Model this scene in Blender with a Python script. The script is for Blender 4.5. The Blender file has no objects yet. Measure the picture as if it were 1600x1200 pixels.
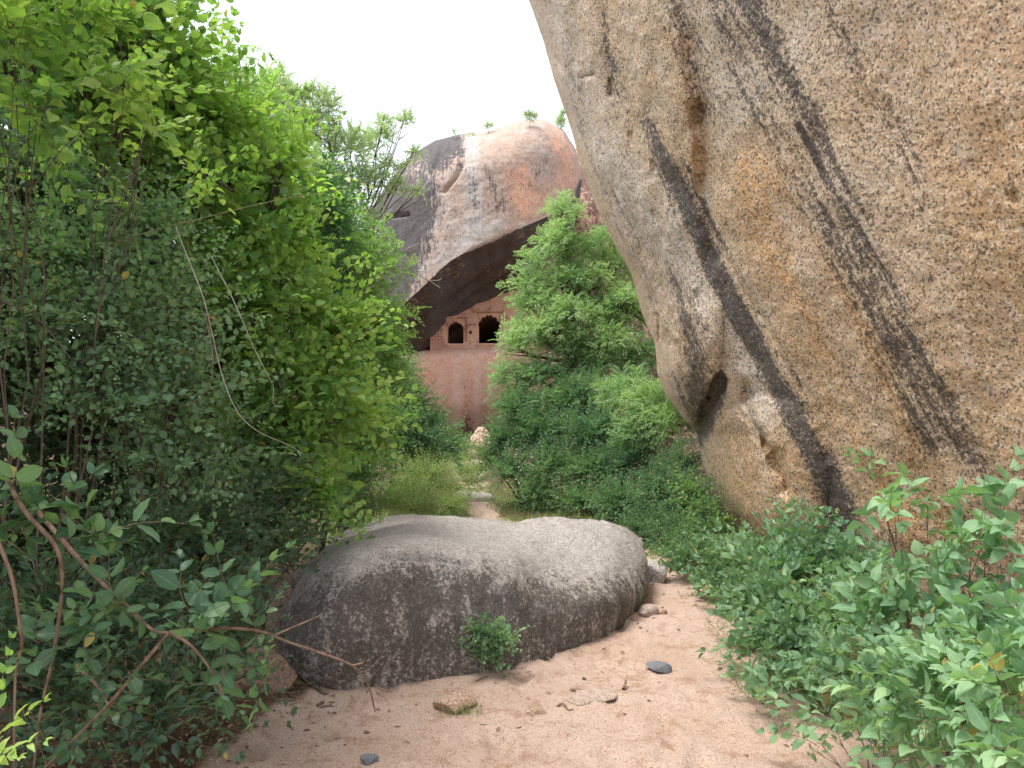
import bpy, math, random
import numpy as np
from mathutils import Vector
R = math.radians
rng = np.random.default_rng(7)
scene = bpy.context.scene
col = scene.collection
F = 1200.0
PITCH = math.atan(40 / F)
CAM = np.array([0.0, 0.0, 1.6])
cf = np.array([0, math.cos(PITCH), math.sin(PITCH)])
cu = np.array([0, -math.sin(PITCH), math.cos(PITCH)])
cr = np.array([1.0, 0, 0])


def P(px, py, d):
    px = np.asarray(px, float)[..., None]; py = np.asarray(py, float)[..., None]; d = np.asarray(d, float)[..., None]
    return CAM + d * (cf + (px - 800) / F * cr + (600 - py) / F * cu)


def PIX(p):
    q = p - CAM
    d = q @ cf
    return 800 + F * (q @ cr) / d, 600 - F * (q @ cu) / d, d


# ------------------------------------------------------------------ noise
def _hash(ix, iy, iz, seed):
    h = (ix * 374761393 + iy * 668265263 + iz * 2147483647 + seed * 974634777) & 0xFFFFFFFF
    h = ((h ^ (h >> 13)) * 1274126177) & 0xFFFFFFFF
    h = ((h ^ (h >> 16)) * 2246822519) & 0xFFFFFFFF
    return ((h ^ (h >> 15)) & 0xFFFFFF) / float(0xFFFFFF)


def vnoise(p, scale=1.0, seed=0, octaves=1, gain=.5):
    p = np.asarray(p, float) * scale
    out = 0; amp = 1; tot = 0
    for o in range(octaves):
        i = np.floor(p).astype(np.int64); f = p - i; f = f * f * (3 - 2 * f)
        x, y, z = i[..., 0], i[..., 1], i[..., 2]
        fx, fy, fz = f[..., 0], f[..., 1], f[..., 2]
        c = [_hash(x + a, y + b, z + c_, seed + o * 17) for a in (0, 1) for b in (0, 1) for c_ in (0, 1)]
        x00 = c[0] + (c[4] - c[0]) * fx; x01 = c[1] + (c[5] - c[1]) * fx
        x10 = c[2] + (c[6] - c[2]) * fx; x11 = c[3] + (c[7] - c[3]) * fx
        y0 = x00 + (x10 - x00) * fy; y1 = x01 + (x11 - x01) * fy
        out = out + amp * ((y0 + (y1 - y0) * fz) * 2 - 1); tot += amp
        amp *= gain; p = p * 2.03 + 11.3
    return out / tot


def sstep(a, b, x):
    t = np.clip((x - a) / (b - a), 0, 1)
    return t * t * (3 - 2 * t)


def pdist(x, y, pts):
    best = np.full(np.shape(x), 1e9)
    for (x0, y0), (x1, y1) in zip(pts[:-1], pts[1:]):
        dx, dy = x1 - x0, y1 - y0
        t = np.clip(((x - x0) * dx + (y - y0) * dy) / (dx * dx + dy * dy + 1e-12), 0, 1)
        best = np.minimum(best, np.hypot(x - x0 - t * dx, y - y0 - t * dy))
    return best


def interp(tab, x):
    return np.interp(x, [a for a, b in tab], [b for a, b in tab])


# ------------------------------------------------------------------ mesh building
def make_mesh(name, V, T, mats, mi=None, attrs=None, smooth=False):
    V = np.ascontiguousarray(V, dtype=np.float32); T = np.ascontiguousarray(T, dtype=np.int32)
    k = T.shape[1]
    me = bpy.data.meshes.new(name)
    me.vertices.add(len(V)); me.vertices.foreach_set('co', V.ravel())
    me.loops.add(T.size); me.loops.foreach_set('vertex_index', T.ravel())
    me.polygons.add(len(T))
    me.polygons.foreach_set('loop_start', np.arange(0, T.size, k, dtype=np.int32))
    me.polygons.foreach_set('loop_total', np.full(len(T), k, dtype=np.int32))
    for m in mats: me.materials.append(m)
    if mi is not None: me.polygons.foreach_set('material_index', np.asarray(mi, dtype=np.int32))
    me.polygons.foreach_set('use_smooth', np.full(len(T), bool(smooth)))
    me.update(calc_edges=True)
    for n, a in (attrs or {}).items():
        a = np.asarray(a, dtype=np.float32)
        if a.ndim == 1:
            at = me.attributes.new(n, 'FLOAT', 'POINT'); at.data.foreach_set('value', a)
        else:
            at = me.attributes.new(n, 'FLOAT_VECTOR', 'POINT'); at.data.foreach_set('vector', a.ravel())
    me.validate()
    return me


def link(name, me, parent=None, loc=None):
    o = bpy.data.objects.new(name, me); col.objects.link(o)
    if parent is not None: o.parent = parent
    if loc is not None: o.location = loc
    return o


def tag(o, label=None, cat=None, group=None, kind=None):
    if label: o['label'] = label
    if cat: o['category'] = cat
    if group: o['group'] = group
    if kind: o['kind'] = kind
    return o


def empty(name, loc, label, cat, group=None):
    o = bpy.data.objects.new(name, None); col.objects.link(o); o.location = loc
    o.empty_display_size = .2
    return tag(o, label, cat, group)


def grid_quads(nr, nc, closed):
    r = np.arange(nr - 1)[:, None]; c = np.arange(nc if closed else nc - 1)[None, :]
    c2 = (c + 1) % nc
    a = r * nc + c; b = r * nc + c2
    q = np.stack([a, b, b + nc, a + nc], -1)
    return q.reshape(-1, 4)


def vnormals(V, Q):
    n = np.cross(V[Q[:, 2]] - V[Q[:, 0]], V[Q[:, 3]] - V[Q[:, 1]])
    N = np.zeros_like(V)
    for k in range(Q.shape[1]): np.add.at(N, Q[:, k], n)
    l = np.linalg.norm(N, axis=1, keepdims=True); l[l == 0] = 1
    return N / l


def orient(V, Q):
    N = vnormals(V, Q); c = V.mean(0)
    if ((V - c) * N).sum(1).mean() < 0:
        Q = Q[:, ::-1].copy(); N = -N
    return Q, N


def catmull(C, n, closed=False):
    """C (k, ...) control points -> dense samples, n per segment (int or list)"""
    C = np.asarray(C, float); k = len(C)
    segs = k if closed else k - 1
    if isinstance(n, int): n = [n] * segs
    out = []
    for i in range(segs):
        if closed: p = [C[(i + j) % k] for j in (-1, 0, 1, 2)]
        else: p = [C[max(i - 1, 0)], C[i], C[i + 1], C[min(i + 2, k - 1)]]
        for t in np.arange(n[i]) / n[i]:
            out.append(.5 * (2 * p[1] + (p[2] - p[0]) * t + (2 * p[0] - 5 * p[1] + 4 * p[2] - p[3]) * t * t + (3 * p[1] - p[0] - 3 * p[2] + p[3]) * t ** 3))
    if not closed: out.append(C[-1])
    return np.array(out)


# ------------------------------------------------------------------ materials
class NT:
    def __init__(s, name):
        s.m = bpy.data.materials.new(name); s.m.use_nodes = True
        s.t = s.m.node_tree; s.n = s.t.nodes; s.l = s.t.links
        s.bsdf = s.n['Principled BSDF']; s.out = s.n['Material Output']

    def add(s, typ, **kw):
        n = s.n.new(typ)
        for k, v in kw.items(): setattr(n, k, v)
        return n

    def put(s, sock, v):
        if isinstance(v, bpy.types.NodeSocket): s.l.new(v, sock)
        elif isinstance(v, (tuple, list)) and len(v) == 3 and sock.type == 'RGBA': sock.default_value = (*v, 1)
        else: sock.default_value = v

    def attr(s, name, vec=False):
        n = s.add('ShaderNodeAttribute', attribute_name=name)
        return n.outputs['Vector' if vec else 'Fac']

    def pos(s):
        return s.add('ShaderNodeTexCoord').outputs['Object']

    def noise(s, vec, scale, detail=4, rough=.6):
        n = s.add('ShaderNodeTexNoise'); s.put(n.inputs['Vector'], vec)
        n.inputs['Scale'].default_value = scale; n.inputs['Detail'].default_value = detail; n.inputs['Roughness'].default_value = rough
        return n.outputs['Fac']

    def voro(s, vec, scale, out='Color'):
        n = s.add('ShaderNodeTexVoronoi'); s.put(n.inputs['Vector'], vec); n.inputs['Scale'].default_value = scale
        return n.outputs[out]

    def rng(s, v, a, b, c=0., d=1., smooth=True):
        n = s.add('ShaderNodeMapRange'); n.interpolation_type = 'SMOOTHSTEP' if smooth else 'LINEAR'
        s.put(n.inputs[0], v); n.inputs[1].default_value = a; n.inputs[2].default_value = b
        n.inputs[3].default_value = c; n.inputs[4].default_value = d
        return n.outputs[0]

    def math(s, op, a, b=0., c=0.):
        n = s.add('ShaderNodeMath', operation=op); s.put(n.inputs[0], a); s.put(n.inputs[1], b)
        if op == 'MULTIPLY_ADD': s.put(n.inputs[2], c)
        return n.outputs[0]

    def mix(s, f, a, b, mode='MIX'):
        n = s.add('ShaderNodeMix', data_type='RGBA', blend_type=mode)
        s.put(n.inputs[0], f); s.put(n.inputs[6], a); s.put(n.inputs[7], b)
        return n.outputs[2]

    def scale(s, vec, v):
        n = s.add('ShaderNodeVectorMath', operation='MULTIPLY'); s.put(n.inputs[0], vec); n.inputs[1].default_value = v
        return n.outputs[0]

    def bump(s, h, strength, dist, normal=None):
        n = s.add('ShaderNodeBump'); s.put(n.inputs['Height'], h)
        n.inputs['Strength'].default_value = strength; n.inputs['Distance'].default_value = dist
        if normal is not None: s.put(n.inputs['Normal'], normal)
        return n.outputs[0]

    def done(s, color, rough=.85, normal=None, spec=.3):
        s.put(s.bsdf.inputs['Base Color'], color); s.put(s.bsdf.inputs['Roughness'], rough)
        s.bsdf.inputs['Specular IOR Level'].default_value = spec
        if normal is not None: s.put(s.bsdf.inputs['Normal'], normal)
        return s.m


def granite(name, base, warm, pale, dark, orange, grain=90., bump=.006, speck=1.0, flow=(1, .07, 1), blotch=1.2):
    m = NT(name); p = m.pos()
    suv = m.attr('suv', True)
    big = m.noise(p, blotch, 6, .6)
    c = m.mix(m.rng(big, .38, .62), base, warm)
    med = m.noise(p, blotch * 7, 5, .65)
    c = m.mix(m.math('MULTIPLY', m.rng(med, .45, .75), .5), c, pale)
    fl = m.noise(m.scale(suv, flow), 6, 6, .62)          # run-off streaks down the face
    fl2 = m.noise(m.scale(suv, flow), 1.6, 5, .6)
    brk = m.noise(p, grain * .35, 4, .75)
    # painted stain and tone masks, broken up by the streak noise
    o = m.math('MULTIPLY', m.attr('orange'), m.rng(m.math('MULTIPLY_ADD', brk, .5, m.math('MULTIPLY', fl, .6)), .42, .62))
    c = m.mix(o, c, orange)
    g = m.math('MULTIPLY', m.attr('pale'), m.rng(m.math('MULTIPLY_ADD', brk, .5, m.math('MULTIPLY', fl, .6)), .40, .66))
    c = m.mix(g, c, pale)
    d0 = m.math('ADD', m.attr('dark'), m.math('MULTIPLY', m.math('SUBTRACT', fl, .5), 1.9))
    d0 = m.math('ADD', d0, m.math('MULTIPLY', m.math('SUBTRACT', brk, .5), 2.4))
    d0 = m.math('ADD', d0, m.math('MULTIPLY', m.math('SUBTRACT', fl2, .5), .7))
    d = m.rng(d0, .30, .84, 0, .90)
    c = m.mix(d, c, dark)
    # mineral grains
    v = m.add('ShaderNodeTexVoronoi'); m.put(v.inputs['Vector'], p); v.inputs['Scale'].default_value = grain
    sep = m.add('ShaderNodeSeparateColor'); m.l.new(v.outputs['Color'], sep.inputs[0])
    gr = m.noise(p, grain * 1.3, 3, .8)
    c = m.mix(m.math('MULTIPLY', m.rng(sep.outputs[0], .72, .9), m.math('MULTIPLY_ADD', d, -.42 * speck, .55 * speck)), c, tuple(min(1, x * 1.5 + .05) for x in base))
    c = m.mix(m.math('MULTIPLY', m.rng(sep.outputs[1], .70, .86), .62 * speck), c, (.055, .045, .04))
    c = m.mix(m.math('MULTIPLY', m.rng(gr, .52, .66), .55 * speck), c, (.07, .055, .045))
    c = m.mix(m.math('MULTIPLY', m.rng(sep.outputs[2], .80, .92), m.math('MULTIPLY_ADD', d, -.35 * speck, .35 * speck)), c, tuple(x * 1.1 for x in orange))
    h = m.math('ADD', m.math('MULTIPLY', m.noise(p, grain * .6, 5, .75), 1.0), m.math('MULTIPLY', m.noise(p, grain * .12, 4, .6), 1.6))
    return m.done(c, .88, m.bump(h, .9, bump), .25)


LEAF_GAIN = 1.58


def leafmat(name, cols, rough=.45, trans=.42, spec=.4, veins=0.):
    def tone(c):
        g = sum(c) / 3
        return tuple(min(.8, (x * .76 + g * .24) * LEAF_GAIN) for x in c)
    cols = [tone(c) for c in cols]
    m = NT(name); t = m.attr('tint')
    ramp = m.add('ShaderNodeValToRGB'); m.l.new(t, ramp.inputs[0])
    el = ramp.color_ramp.elements
    el[0].position = 0; el[0].color = (*cols[0], 1); el[1].position = .94; el[1].color = (*cols[-1], 1)
    for i, c in enumerate(cols[1:-1]):
        e = el.new(.94 * (i + 1) / (len(cols) - 1)); e.color = (*c, 1)
    e = el.new(1.0); e.color = (.40, .33, .09, 1)          # a few yellowing leaves
    c = ramp.outputs[0]
    nrm = None
    if veins:
        uv = m.attr('luv', True); sp = m.add('ShaderNodeSeparateXYZ'); m.l.new(uv, sp.inputs[0])
        ax = m.math('ABSOLUTE', sp.outputs[1])
        mid = m.rng(ax, .0, .09, 1, 0)
        k = m.math('SUBTRACT', m.math('MULTIPLY', sp.outputs[0], 9.), m.math('MULTIPLY', ax, 3.2))
        side = m.rng(m.math('ABSOLUTE', m.math('SUBTRACT', m.math('FRACT', k), .5)), .0, .13, 1, 0)
        vv = m.math('MAXIMUM', mid, m.math('MULTIPLY', side, .55))
        c = m.mix(m.math('MULTIPLY', vv, veins), c, tuple(min(1, x * 1.9 + .03) for x in cols[-1]))
        nrm = m.bump(vv, -.5, .002)
    m.done(c, rough, nrm, spec)
    tr = m.add('ShaderNodeBsdfTranslucent')
    m.l.new(m.mix(1.0, c, (1.15, 1.35, .60), 'MULTIPLY'), tr.inputs[0])
    ms = m.add('ShaderNodeMixShader'); ms.inputs[0].default_value = trans
    m.l.new(m.bsdf.outputs[0], ms.inputs[1]); m.l.new(tr.outputs[0], ms.inputs[2]); m.l.new(ms.outputs[0], m.out.inputs[0])
    return m.m


def barkmat(name, a, b):
    m = NT(name); p = m.pos(); n = m.noise(m.scale(p, (1, 1, .35)), 45, 5)
    return m.done(m.mix(m.rng(n, .35, .65), a, b), .9, m.bump(n, .6, .004))


M_BARK = barkmat('bark_brown', (.075, .056, .042), (.17, .13, .10))
M_STEM = barkmat('stem_green', (.13, .15, .06), (.25, .20, .11))
M_REDSTEM = barkmat('stem_tan', (.13, .08, .055), (.25, .165, .115))
M_PALEBARK = barkmat('bark_pale', (.30, .27, .22), (.48, .44, .38))

M_GIANT = granite('granite_tan', (.60, .485, .365), (.585, .42, .265), (.70, .635, .585), (.066, .060, .062), (.66, .37, .155), grain=70, bump=.010, blotch=.6, speck=1.15)
M_FRONT = granite('granite_grey', (.43, .39, .355), (.37, .33, .295), (.58, .545, .51), (.085, .070, .060), (.34, .20, .12), grain=110, bump=.014, flow=(1, .25, 1), blotch=1.6, speck=.75)
M_OVER = granite('granite_overhang', (.43, .35, .30), (.43, .32, .255), (.56, .56, .54), (.068, .068, .074), (.80, .42, .27), grain=16, bump=.03, blotch=.25, speck=.42)
M_PINK = granite('granite_pink', (.72, .46, .365), (.66, .385, .295), (.76, .58, .50), (.12, .07, .055), (.62, .32, .20), grain=20, bump=.02, blotch=.3, speck=.30)
M_STONE = granite('stone_tan', (.44, .33, .26), (.38, .26, .19), (.52, .45, .4), (.10, .08, .07), (.4, .22, .12), grain=140, bump=.004, blotch=5)
M_SLATE = granite('stone_slate', (.17, .17, .18), (.13, .13, .14), (.3, .3, .3), (.06, .06, .06), (.2, .16, .13), grain=200, bump=.003, blotch=6, speck=.3)
M_SLAB = granite('stone_brown', (.26, .19, .15), (.21, .15, .115), (.36, .31, .27), (.07, .055, .048), (.3, .17, .11), grain=130, bump=.006, blotch=3)


# ------------------------------------------------------------------ terrain height
PATH = [(.1, -3), (.20, 1.5), (.45, 3.4), (1.0, 4.6), (1.42, 5.8), (1.5, 6.8), (1.35, 8.0), (.5, 9.4), (-.42, 11.5), (-.75, 14), (-1.0, 18), (-1.3, 24)]
PW = [2.0, 1.85, 1.65, 1.15, .55, .40, .30, .12, .10, .12, .2, .4]


def path_mask(x, y):
    best = np.full(np.shape(x), 9e9)
    for i in range(len(PATH) - 1):
        (x0, y0), (x1, y1) = PATH[i], PATH[i + 1]; dx, dy = x1 - x0, y1 - y0
        t = np.clip(((x - x0) * dx + (y - y0) * dy) / (dx * dx + dy * dy), 0, 1)
        w = PW[i] + (PW[i + 1] - PW[i]) * t
        best = np.minimum(best, np.hypot(x - x0 - t * dx, y - y0 - t * dy) - w)
    return best


def gz(x, y):
    x = np.asarray(x, float); y = np.asarray(y, float)
    d = path_mask(x, y)
    p = np.stack([x, y, np.zeros_like(x)], -1)
    z = .10 * sstep(0, 1.2, d) + .05 * vnoise(p, .5, 3, 2) * sstep(-.5, .8, d)
    near = 1 - sstep(9, 16, y)
    z = z + near * (.022 * vnoise(p, 1.4, 5, 3) + .010 * vnoise(p, 6, 9, 3))
    return z


def gzf(x, y): return float(gz(np.array([x]), np.array([y]))[0])


def GP(px, py):
    """ground point seen at a photo position"""
    ray = (cf + (px - 800) / F * cr + (600 - py) / F * cu)
    t = 1.6 / -ray[2]
    q = CAM + ray * t
    return np.array([q[0], q[1], gzf(q[0], q[1])])


def build_ground():
    def axis(lo, hi, step, ext):
        a = list(np.arange(lo, hi + 1e-6, step)); s = step
        b = hi
        while b < ext: s *= 1.22; b += s; a.append(b)
        s = step; b = lo
        while b > -ext: s *= 1.22; b -= s; a.insert(0, b)
        return np.array(a)
    xs = axis(-2.6, 3.4, .022, 700); ys = axis(1.6, 9.5, .024, 900)
    X, Y = np.meshgrid(xs, ys)
    Z = gz(X, Y)
    D = path_mask(X, Y)
    p = np.stack([X, Y, 0 * X], -1)
    # footprints and scuffs in the sand
    r2 = np.random.default_rng(3)
    for i in range(90):
        cx, cy = r2.uniform(-1.2, 1.7), r2.uniform(2.2, 6.5); a = r2.uniform(-.8, .8)
        u = (X - cx) * math.cos(a) + (Y - cy) * math.sin(a); v = -(X - cx) * math.sin(a) + (Y - cy) * math.cos(a)
        q = (u / .055) ** 2 + (v / .13) ** 2
        Z = Z - .018 * np.exp(-q ** 2) + .009 * np.exp(-(np.sqrt(q) - 1.35) ** 2 * 8)
    dry = sstep(-.1, .35, D + .25 * vnoise(p, 2.2, 8, 3))
    V = np.stack([X, Y, Z], -1).reshape(-1, 3)
    Q = grid_quads(len(ys), len(xs), False)
    m = NT('sandy_soil'); t = m.pos()
    n1 = m.noise(t, 1.1, 6, .65); n2 = m.noise(t, 6, 5, .7); n3 = m.noise(t, 160, 4, .8)
    c = m.mix(m.rng(n1, .35, .65), (.68, .50, .40), (.62, .435, .33))
    c = m.mix(m.math('MULTIPLY', m.rng(n2, .50, .66), .7), c, (.43, .25, .165))
    c = m.mix(m.math('MULTIPLY', m.rng(n2, .48, .28), .4), c, (.66, .50, .41))
    v = m.add('ShaderNodeTexVoronoi'); m.put(v.inputs['Vector'], t); v.inputs['Scale'].default_value = 210
    sep = m.add('ShaderNodeSeparateColor'); m.l.new(v.outputs['Color'], sep.inputs[0])
    c = m.mix(m.math('MULTIPLY', m.rng(sep.outputs[0], .84, .92), .6), c, (.16, .085, .05))
    c = m.mix(m.math('MULTIPLY', m.rng(sep.outputs[1], .88, .95), .6), c, (.78, .66, .55))
    c = m.mix(m.math('MULTIPLY', m.rng(n3, .52, .66), .45), c, (.27, .15, .095))
    hum = m.mix(m.rng(m.noise(t, 18, 5, .7), .4, .6), (.10, .065, .042), (.19, .115, .07))
    f = m.rng(m.math('ADD', m.attr('humus'), m.math('MULTIPLY', m.math('SUBTRACT', n2, .5), .7)), .35, .75)
    c = m.mix(f, c, hum)
    h = m.math('ADD', m.math('ADD', n3, m.math('MULTIPLY', m.noise(t, 45, 4, .7), 1.5)), m.math('MULTIPLY', m.rng(sep.outputs[0], .7, 1), .5))
    mat = m.done(c, .95, m.bump(h, 1., .009), .15)
    me = make_mesh('ground', V, Q, [mat], attrs={'humus': dry.ravel()}, smooth=True)
    tag(link('ground', me), 'sandy pinkish soil of the path and the ground around it', 'ground', kind='structure')


# ------------------------------------------------------------------ rocks
def finish_rock(name, V, Q, mat, attrs, parent=None, base=None):
    n = len(V)
    A = {k: np.zeros(n) for k in ('dark', 'orange', 'pale')}
    A['suv'] = np.stack([V[:, 0], V[:, 2], V[:, 1]], -1) * .8
    A.update(attrs)
    me = make_mesh(name, V, Q, [mat], attrs=A, smooth=True)
    return link(name, me, parent)


def rebase(o, loc):
    """move the origin of a top-level mesh to its base without moving the surface"""
    loc = Vector(loc)
    me = o.data; a = np.empty(len(me.vertices) * 3, dtype=np.float32)
    me.vertices.foreach_get('co', a); a = a.reshape(-1, 3) - np.array(loc, dtype=np.float32)
    me.vertices.foreach_set('co', a.ravel()); me.update(); o.location = loc


LG = [(-900, 760), (-500, 735), (-250, 755), (-100, 797), (0, 826), (60, 848), (120, 865), (200, 893), (260, 908), (330, 935), (380, 960), (430, 986), (492, 1003),
      (537, 1022), (583, 1026), (617, 1040), (654, 1067), (679, 1089), (700, 1093), (729, 1098), (767, 1110), (800, 1124), (825, 1140), (850, 1160), (900, 1190), (1150, 1235)]


def bumpf(px, py, cx, cy, rx, ry, ang=0, p=.5):
    a = R(ang); u = (px - cx) * math.cos(a) + (py - cy) * math.sin(a); v = -(px - cx) * math.sin(a) + (py - cy) * math.cos(a)
    return np.clip(1 - (u / rx) ** 2 - (v / ry) ** 2, 0, 1) ** p


def build_giant():
    rows = np.concatenate([np.linspace(-900, -30, 60), np.linspace(-25, 905, 330), np.linspace(915, 1150, 24)])
    NF = 330; NB = 40
    t = np.linspace(0, 1, NF)
    t = .35 * t ** 2.2 + .65 * t
    PY = np.repeat(rows[:, None], NF, 1)
    L = interp(LG, PY)
    # smooth the outline a little
    PX = L + (2150 - L) * t[None, :] ** 1.15
    dx = (PX - 800) / F; dz = (640 - PY) / F
    a_, b_, c_ = 5.4, .35, .33
    D = (a_ - 1.6 * c_) / (dx + b_ + c_ * dz)
    s = np.clip((PX - L) / 105, 0, 1)
    D = D + 1.25 * (1 - np.sqrt(np.clip(1 - (1 - s) ** 2, 0, 1)))
    # long ribs and grooves running down the face
    q_ = np.stack([PX / 22, PY / 22, 0 * PX], -1)
    WX = PX + 5 * vnoise(q_, 1, 301, 4, .6); WY = PY + 7 * vnoise(q_, 1, 302, 4, .6)
    def groove(pts, w, dep): return dep * np.exp(-(pdist(WX, WY, pts) / w) ** 2)
    D = D - .30 * bumpf(WX, WY, 1066, 545, 62, 148, 8, .5) * sstep(390, 560, PY)          # the nose
    D = D - .26 * bumpf(WX, WY, 1180, 770, 112, 152, 14, .5) + .02 * vnoise(q_, 1.5, 303, 4, .6) * bumpf(PX, PY, 1070, 560, 80, 170)       # lower lobe
    D = D - .14 * bumpf(WX, WY, 1040, 150, 62, 330, -6, .8)
    D = D + groove([(1055, -40), (1080, 90), (1093, 170), (1096, 260), (1100, 330), (1120, 400)], 12, .10)
    D = D + groove([(1085, 170), (1092, 185)], 12, .09)
    D = D + groove([(1093, 170), (1096, 300)], 4, .08)
    D = D + .6 * groove([(1127, 596), (1120, 616), (1108, 640), (1096, 668), (1090, 690)], 8, .26)
    D = D + groove([(1165, 600), (1160, 625), (1178, 680), (1215, 735), (1235, 775)], 8, .07)
    D = D + groove([(1166, 610), (1162, 628)], 6, .07)
    D = D + groove([(1207, 715), (1232, 765)], 7, .09)
    D = D + groove([(1028, 492), (1030, 530)], 3.5, .12)
    D = D + groove([(915, 118), (930, 113)], 4, .10)
    D = D + groove([(951, 128), (956, 150)], 4, .10)
    D = D + groove([(1245, 195), (1290, 280)], 3, .03)
    D = D + groove([(1060, 270), (1105, 345), (1150, 425), (1200, 510), (1240, 590)], 4, .03)
    r3 = np.random.default_rng(44)
    for i in range(26):      # short flaked cracks near the left edge
        y = r3.uniform(60, 700); x = interp(LG, y) + r3.uniform(12, 110); l = r3.uniform(8, 26)
        D = D + groove([(x, y), (x + l * .35, y + l)], r3.uniform(2., 3.2), r3.uniform(.03, .07))
    D = D + groove([(1585, 303), (1590, 312)], 6, .06)
    D = D + groove([(1115, 300), (1180, 450), (1290, 650)], 60, .05)
    D = D + groove([(1320, 0), (1430, 260), (1600, 560)], 90, .07)
    V = P(PX, PY, D)
    # back of the rock: swing round behind, in metres
    first = V[:, 0]; last = V[:, -1]
    back = []
    z = first[:, 2]
    for k in range(NB):
        u = (k + 1) / (NB + 1)
        ctrl = [last, np.stack([last[:, 0] + 3.0, last[:, 1] - .8, last[:, 2]], -1), np.stack([np.full_like(z, 13.), np.full_like(z, 3.), last[:, 2]], -1),
                np.stack([np.full_like(z, 14.), np.full_like(z, 10.), z], -1), np.stack([np.full_like(z, 9.), np.full_like(z, 15.5), z], -1),
                first + np.array([1.9, 3.2, 0]), first + np.array([.35, 1.0, 0]), first]
        x = u * 7; i = min(int(x), 6); f = x - i
        back.append(ctrl[i] * (1 - f) + ctrl[i + 1] * f)
    back = np.stack(back, 1)
    G = np.concatenate([V, back], 1)
    nr, nc = G.shape[:2]
    # cap above the top row
    top = G[0]; c = np.array([6.5, 7.5, top[:, 2].max() + 1.2])
    caps = []
    for k in range(10):
        u = (k + 1) / 10; w = math.cos(u * math.pi / 2)
        q = c + (top - c) * np.array([w, w, 0]) ; q[:, 2] = top[:, 2] + (c[2] - top[:, 2]) * math.sin(u * math.pi / 2)
        caps.append(q)
    G = np.concatenate([np.stack(caps[::-1]), G], 0); nr += 10
    V = G.reshape(-1, 3)
    Q, N = orient(V, grid_quads(nr, nc, True))
    px, py, dd = PIX(V)
    px = np.where(dd > .3, px, 4000.)
    amp = .10 * vnoise(V, .7, 21, 3) + .034 * vnoise(V, 3.2, 22, 4) + .008 * vnoise(V, 14, 23, 3) + .004 * vnoise(V, 45, 24, 2)
    sN = sstep(0, 40, px - interp(LG, py))
    V = V + N * (amp * (.25 + .75 * sN))[:, None]
    def st(pts, w, k=1.): return k * np.exp(-(pdist(px, py, pts) / w) ** 2)
    dark = st([(960, 95), (985, 150), (1020, 220), (1060, 300), (1100, 380), (1150, 480), (1200, 565), (1221, 608), (1250, 667), (1279, 725), (1308, 783), (1335, 850)], 20, 1.22) * sstep(70, 300, py)
    dark = dark + st([(1160, -200), (1160, 0), (1210, 90), (1250, 165), (1280, 225), (1320, 300), (1355, 385), (1395, 460), (1425, 540), (1480, 660), (1540, 760)], 20, .40) + st([(1150, -100), (1200, 120), (1290, 310), (1380, 500), (1480, 720)], 62, .40)
    dark = dark + st([(1110, -200), (1120, 30), (1150, 150), (1200, 225), (1250, 300), (1295, 380), (1350, 470), (1390, 545), (1450, 700)], 20, .35)
    dark = dark + st([(1290, 10), (1350, 125), (1390, 200), (1450, 340), (1500, 420)], 30, .34)
    dark = dark + st([(1040, -100), (1055, 0), (1068, 75), (1090, 140), (1095, 175)], 22, .50)
    dark = dark + st([(932, -60), (938, 0), (950, 75), (955, 145)], 9, .55)
    dark = dark + st([(880, 90), (930, 260), (990, 380), (1020, 480)], 20, .30)
    dark = dark + st([(1050, 440), (1085, 520), (1095, 590), (1100, 640)], 24, .42) + st([(1045, 600), (1100, 660)], 26, .2)
    dark = dark + st([(1127, 588), (1108, 640), (1092, 690)], 11, 1.0) + .30 * bumpf(px, py, 1082, 600, 40, 75, 0, .8) + .25 * bumpf(px, py, 1085, 500, 30, 90, -5, .8)  # darker along the crease below the nose and over the nose
    dark = dark + st([(1165, 610), (1178, 680), (1232, 770)], 10, .42)
    dark = dark + st([(1060, 250), (1100, 320), (1150, 410), (1205, 505), (1238, 570), (1250, 610)], 4, .6) + st([(1245, 195), (1268, 235), (1290, 285)], 4, .7)
    orange = st([(1190, 270), (1230, 400), (1290, 500), (1340, 600), (1400, 720), (1430, 800)], 52, 1.4)
    orange = orange + st([(1050, 60), (1085, 160), (1090, 260)], 26, .45) + st([(975, 330), (1040, 470), (1090, 560)], 32, .4)
    orange = orange + bumpf(px, py, 1190, 770, 120, 160, 10, .8) * .6 + .22 * sstep(1180, 1300, px) + .26 * sstep(1350, 1500, px)
    pale = st([(870, 0), (930, 200), (1000, 330), (1080, 430), (1150, 560), (1190, 640)], 40, .8) + st([(1100, 0), (1140, 160)], 40, .45) + st([(1230, 330), (1320, 560), (1380, 690)], 26, .5)
    suv = np.stack([(px - (.40 + .16 * sstep(900, 1200, px - .3 * py)) * py) / 60, py / 60, V[:, 1] * .2], -1)
    o = finish_rock('giant_boulder', V, Q, M_GIANT, {'dark': dark, 'orange': np.clip(orange, 0, 1), 'pale': np.clip(pale, 0, 1), 'suv': suv})
    rebase(o, (6.5, 7.5, 0))
    tag(o, 'towering tan granite boulder with black water streaks leaning over the path', 'boulder')


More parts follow.
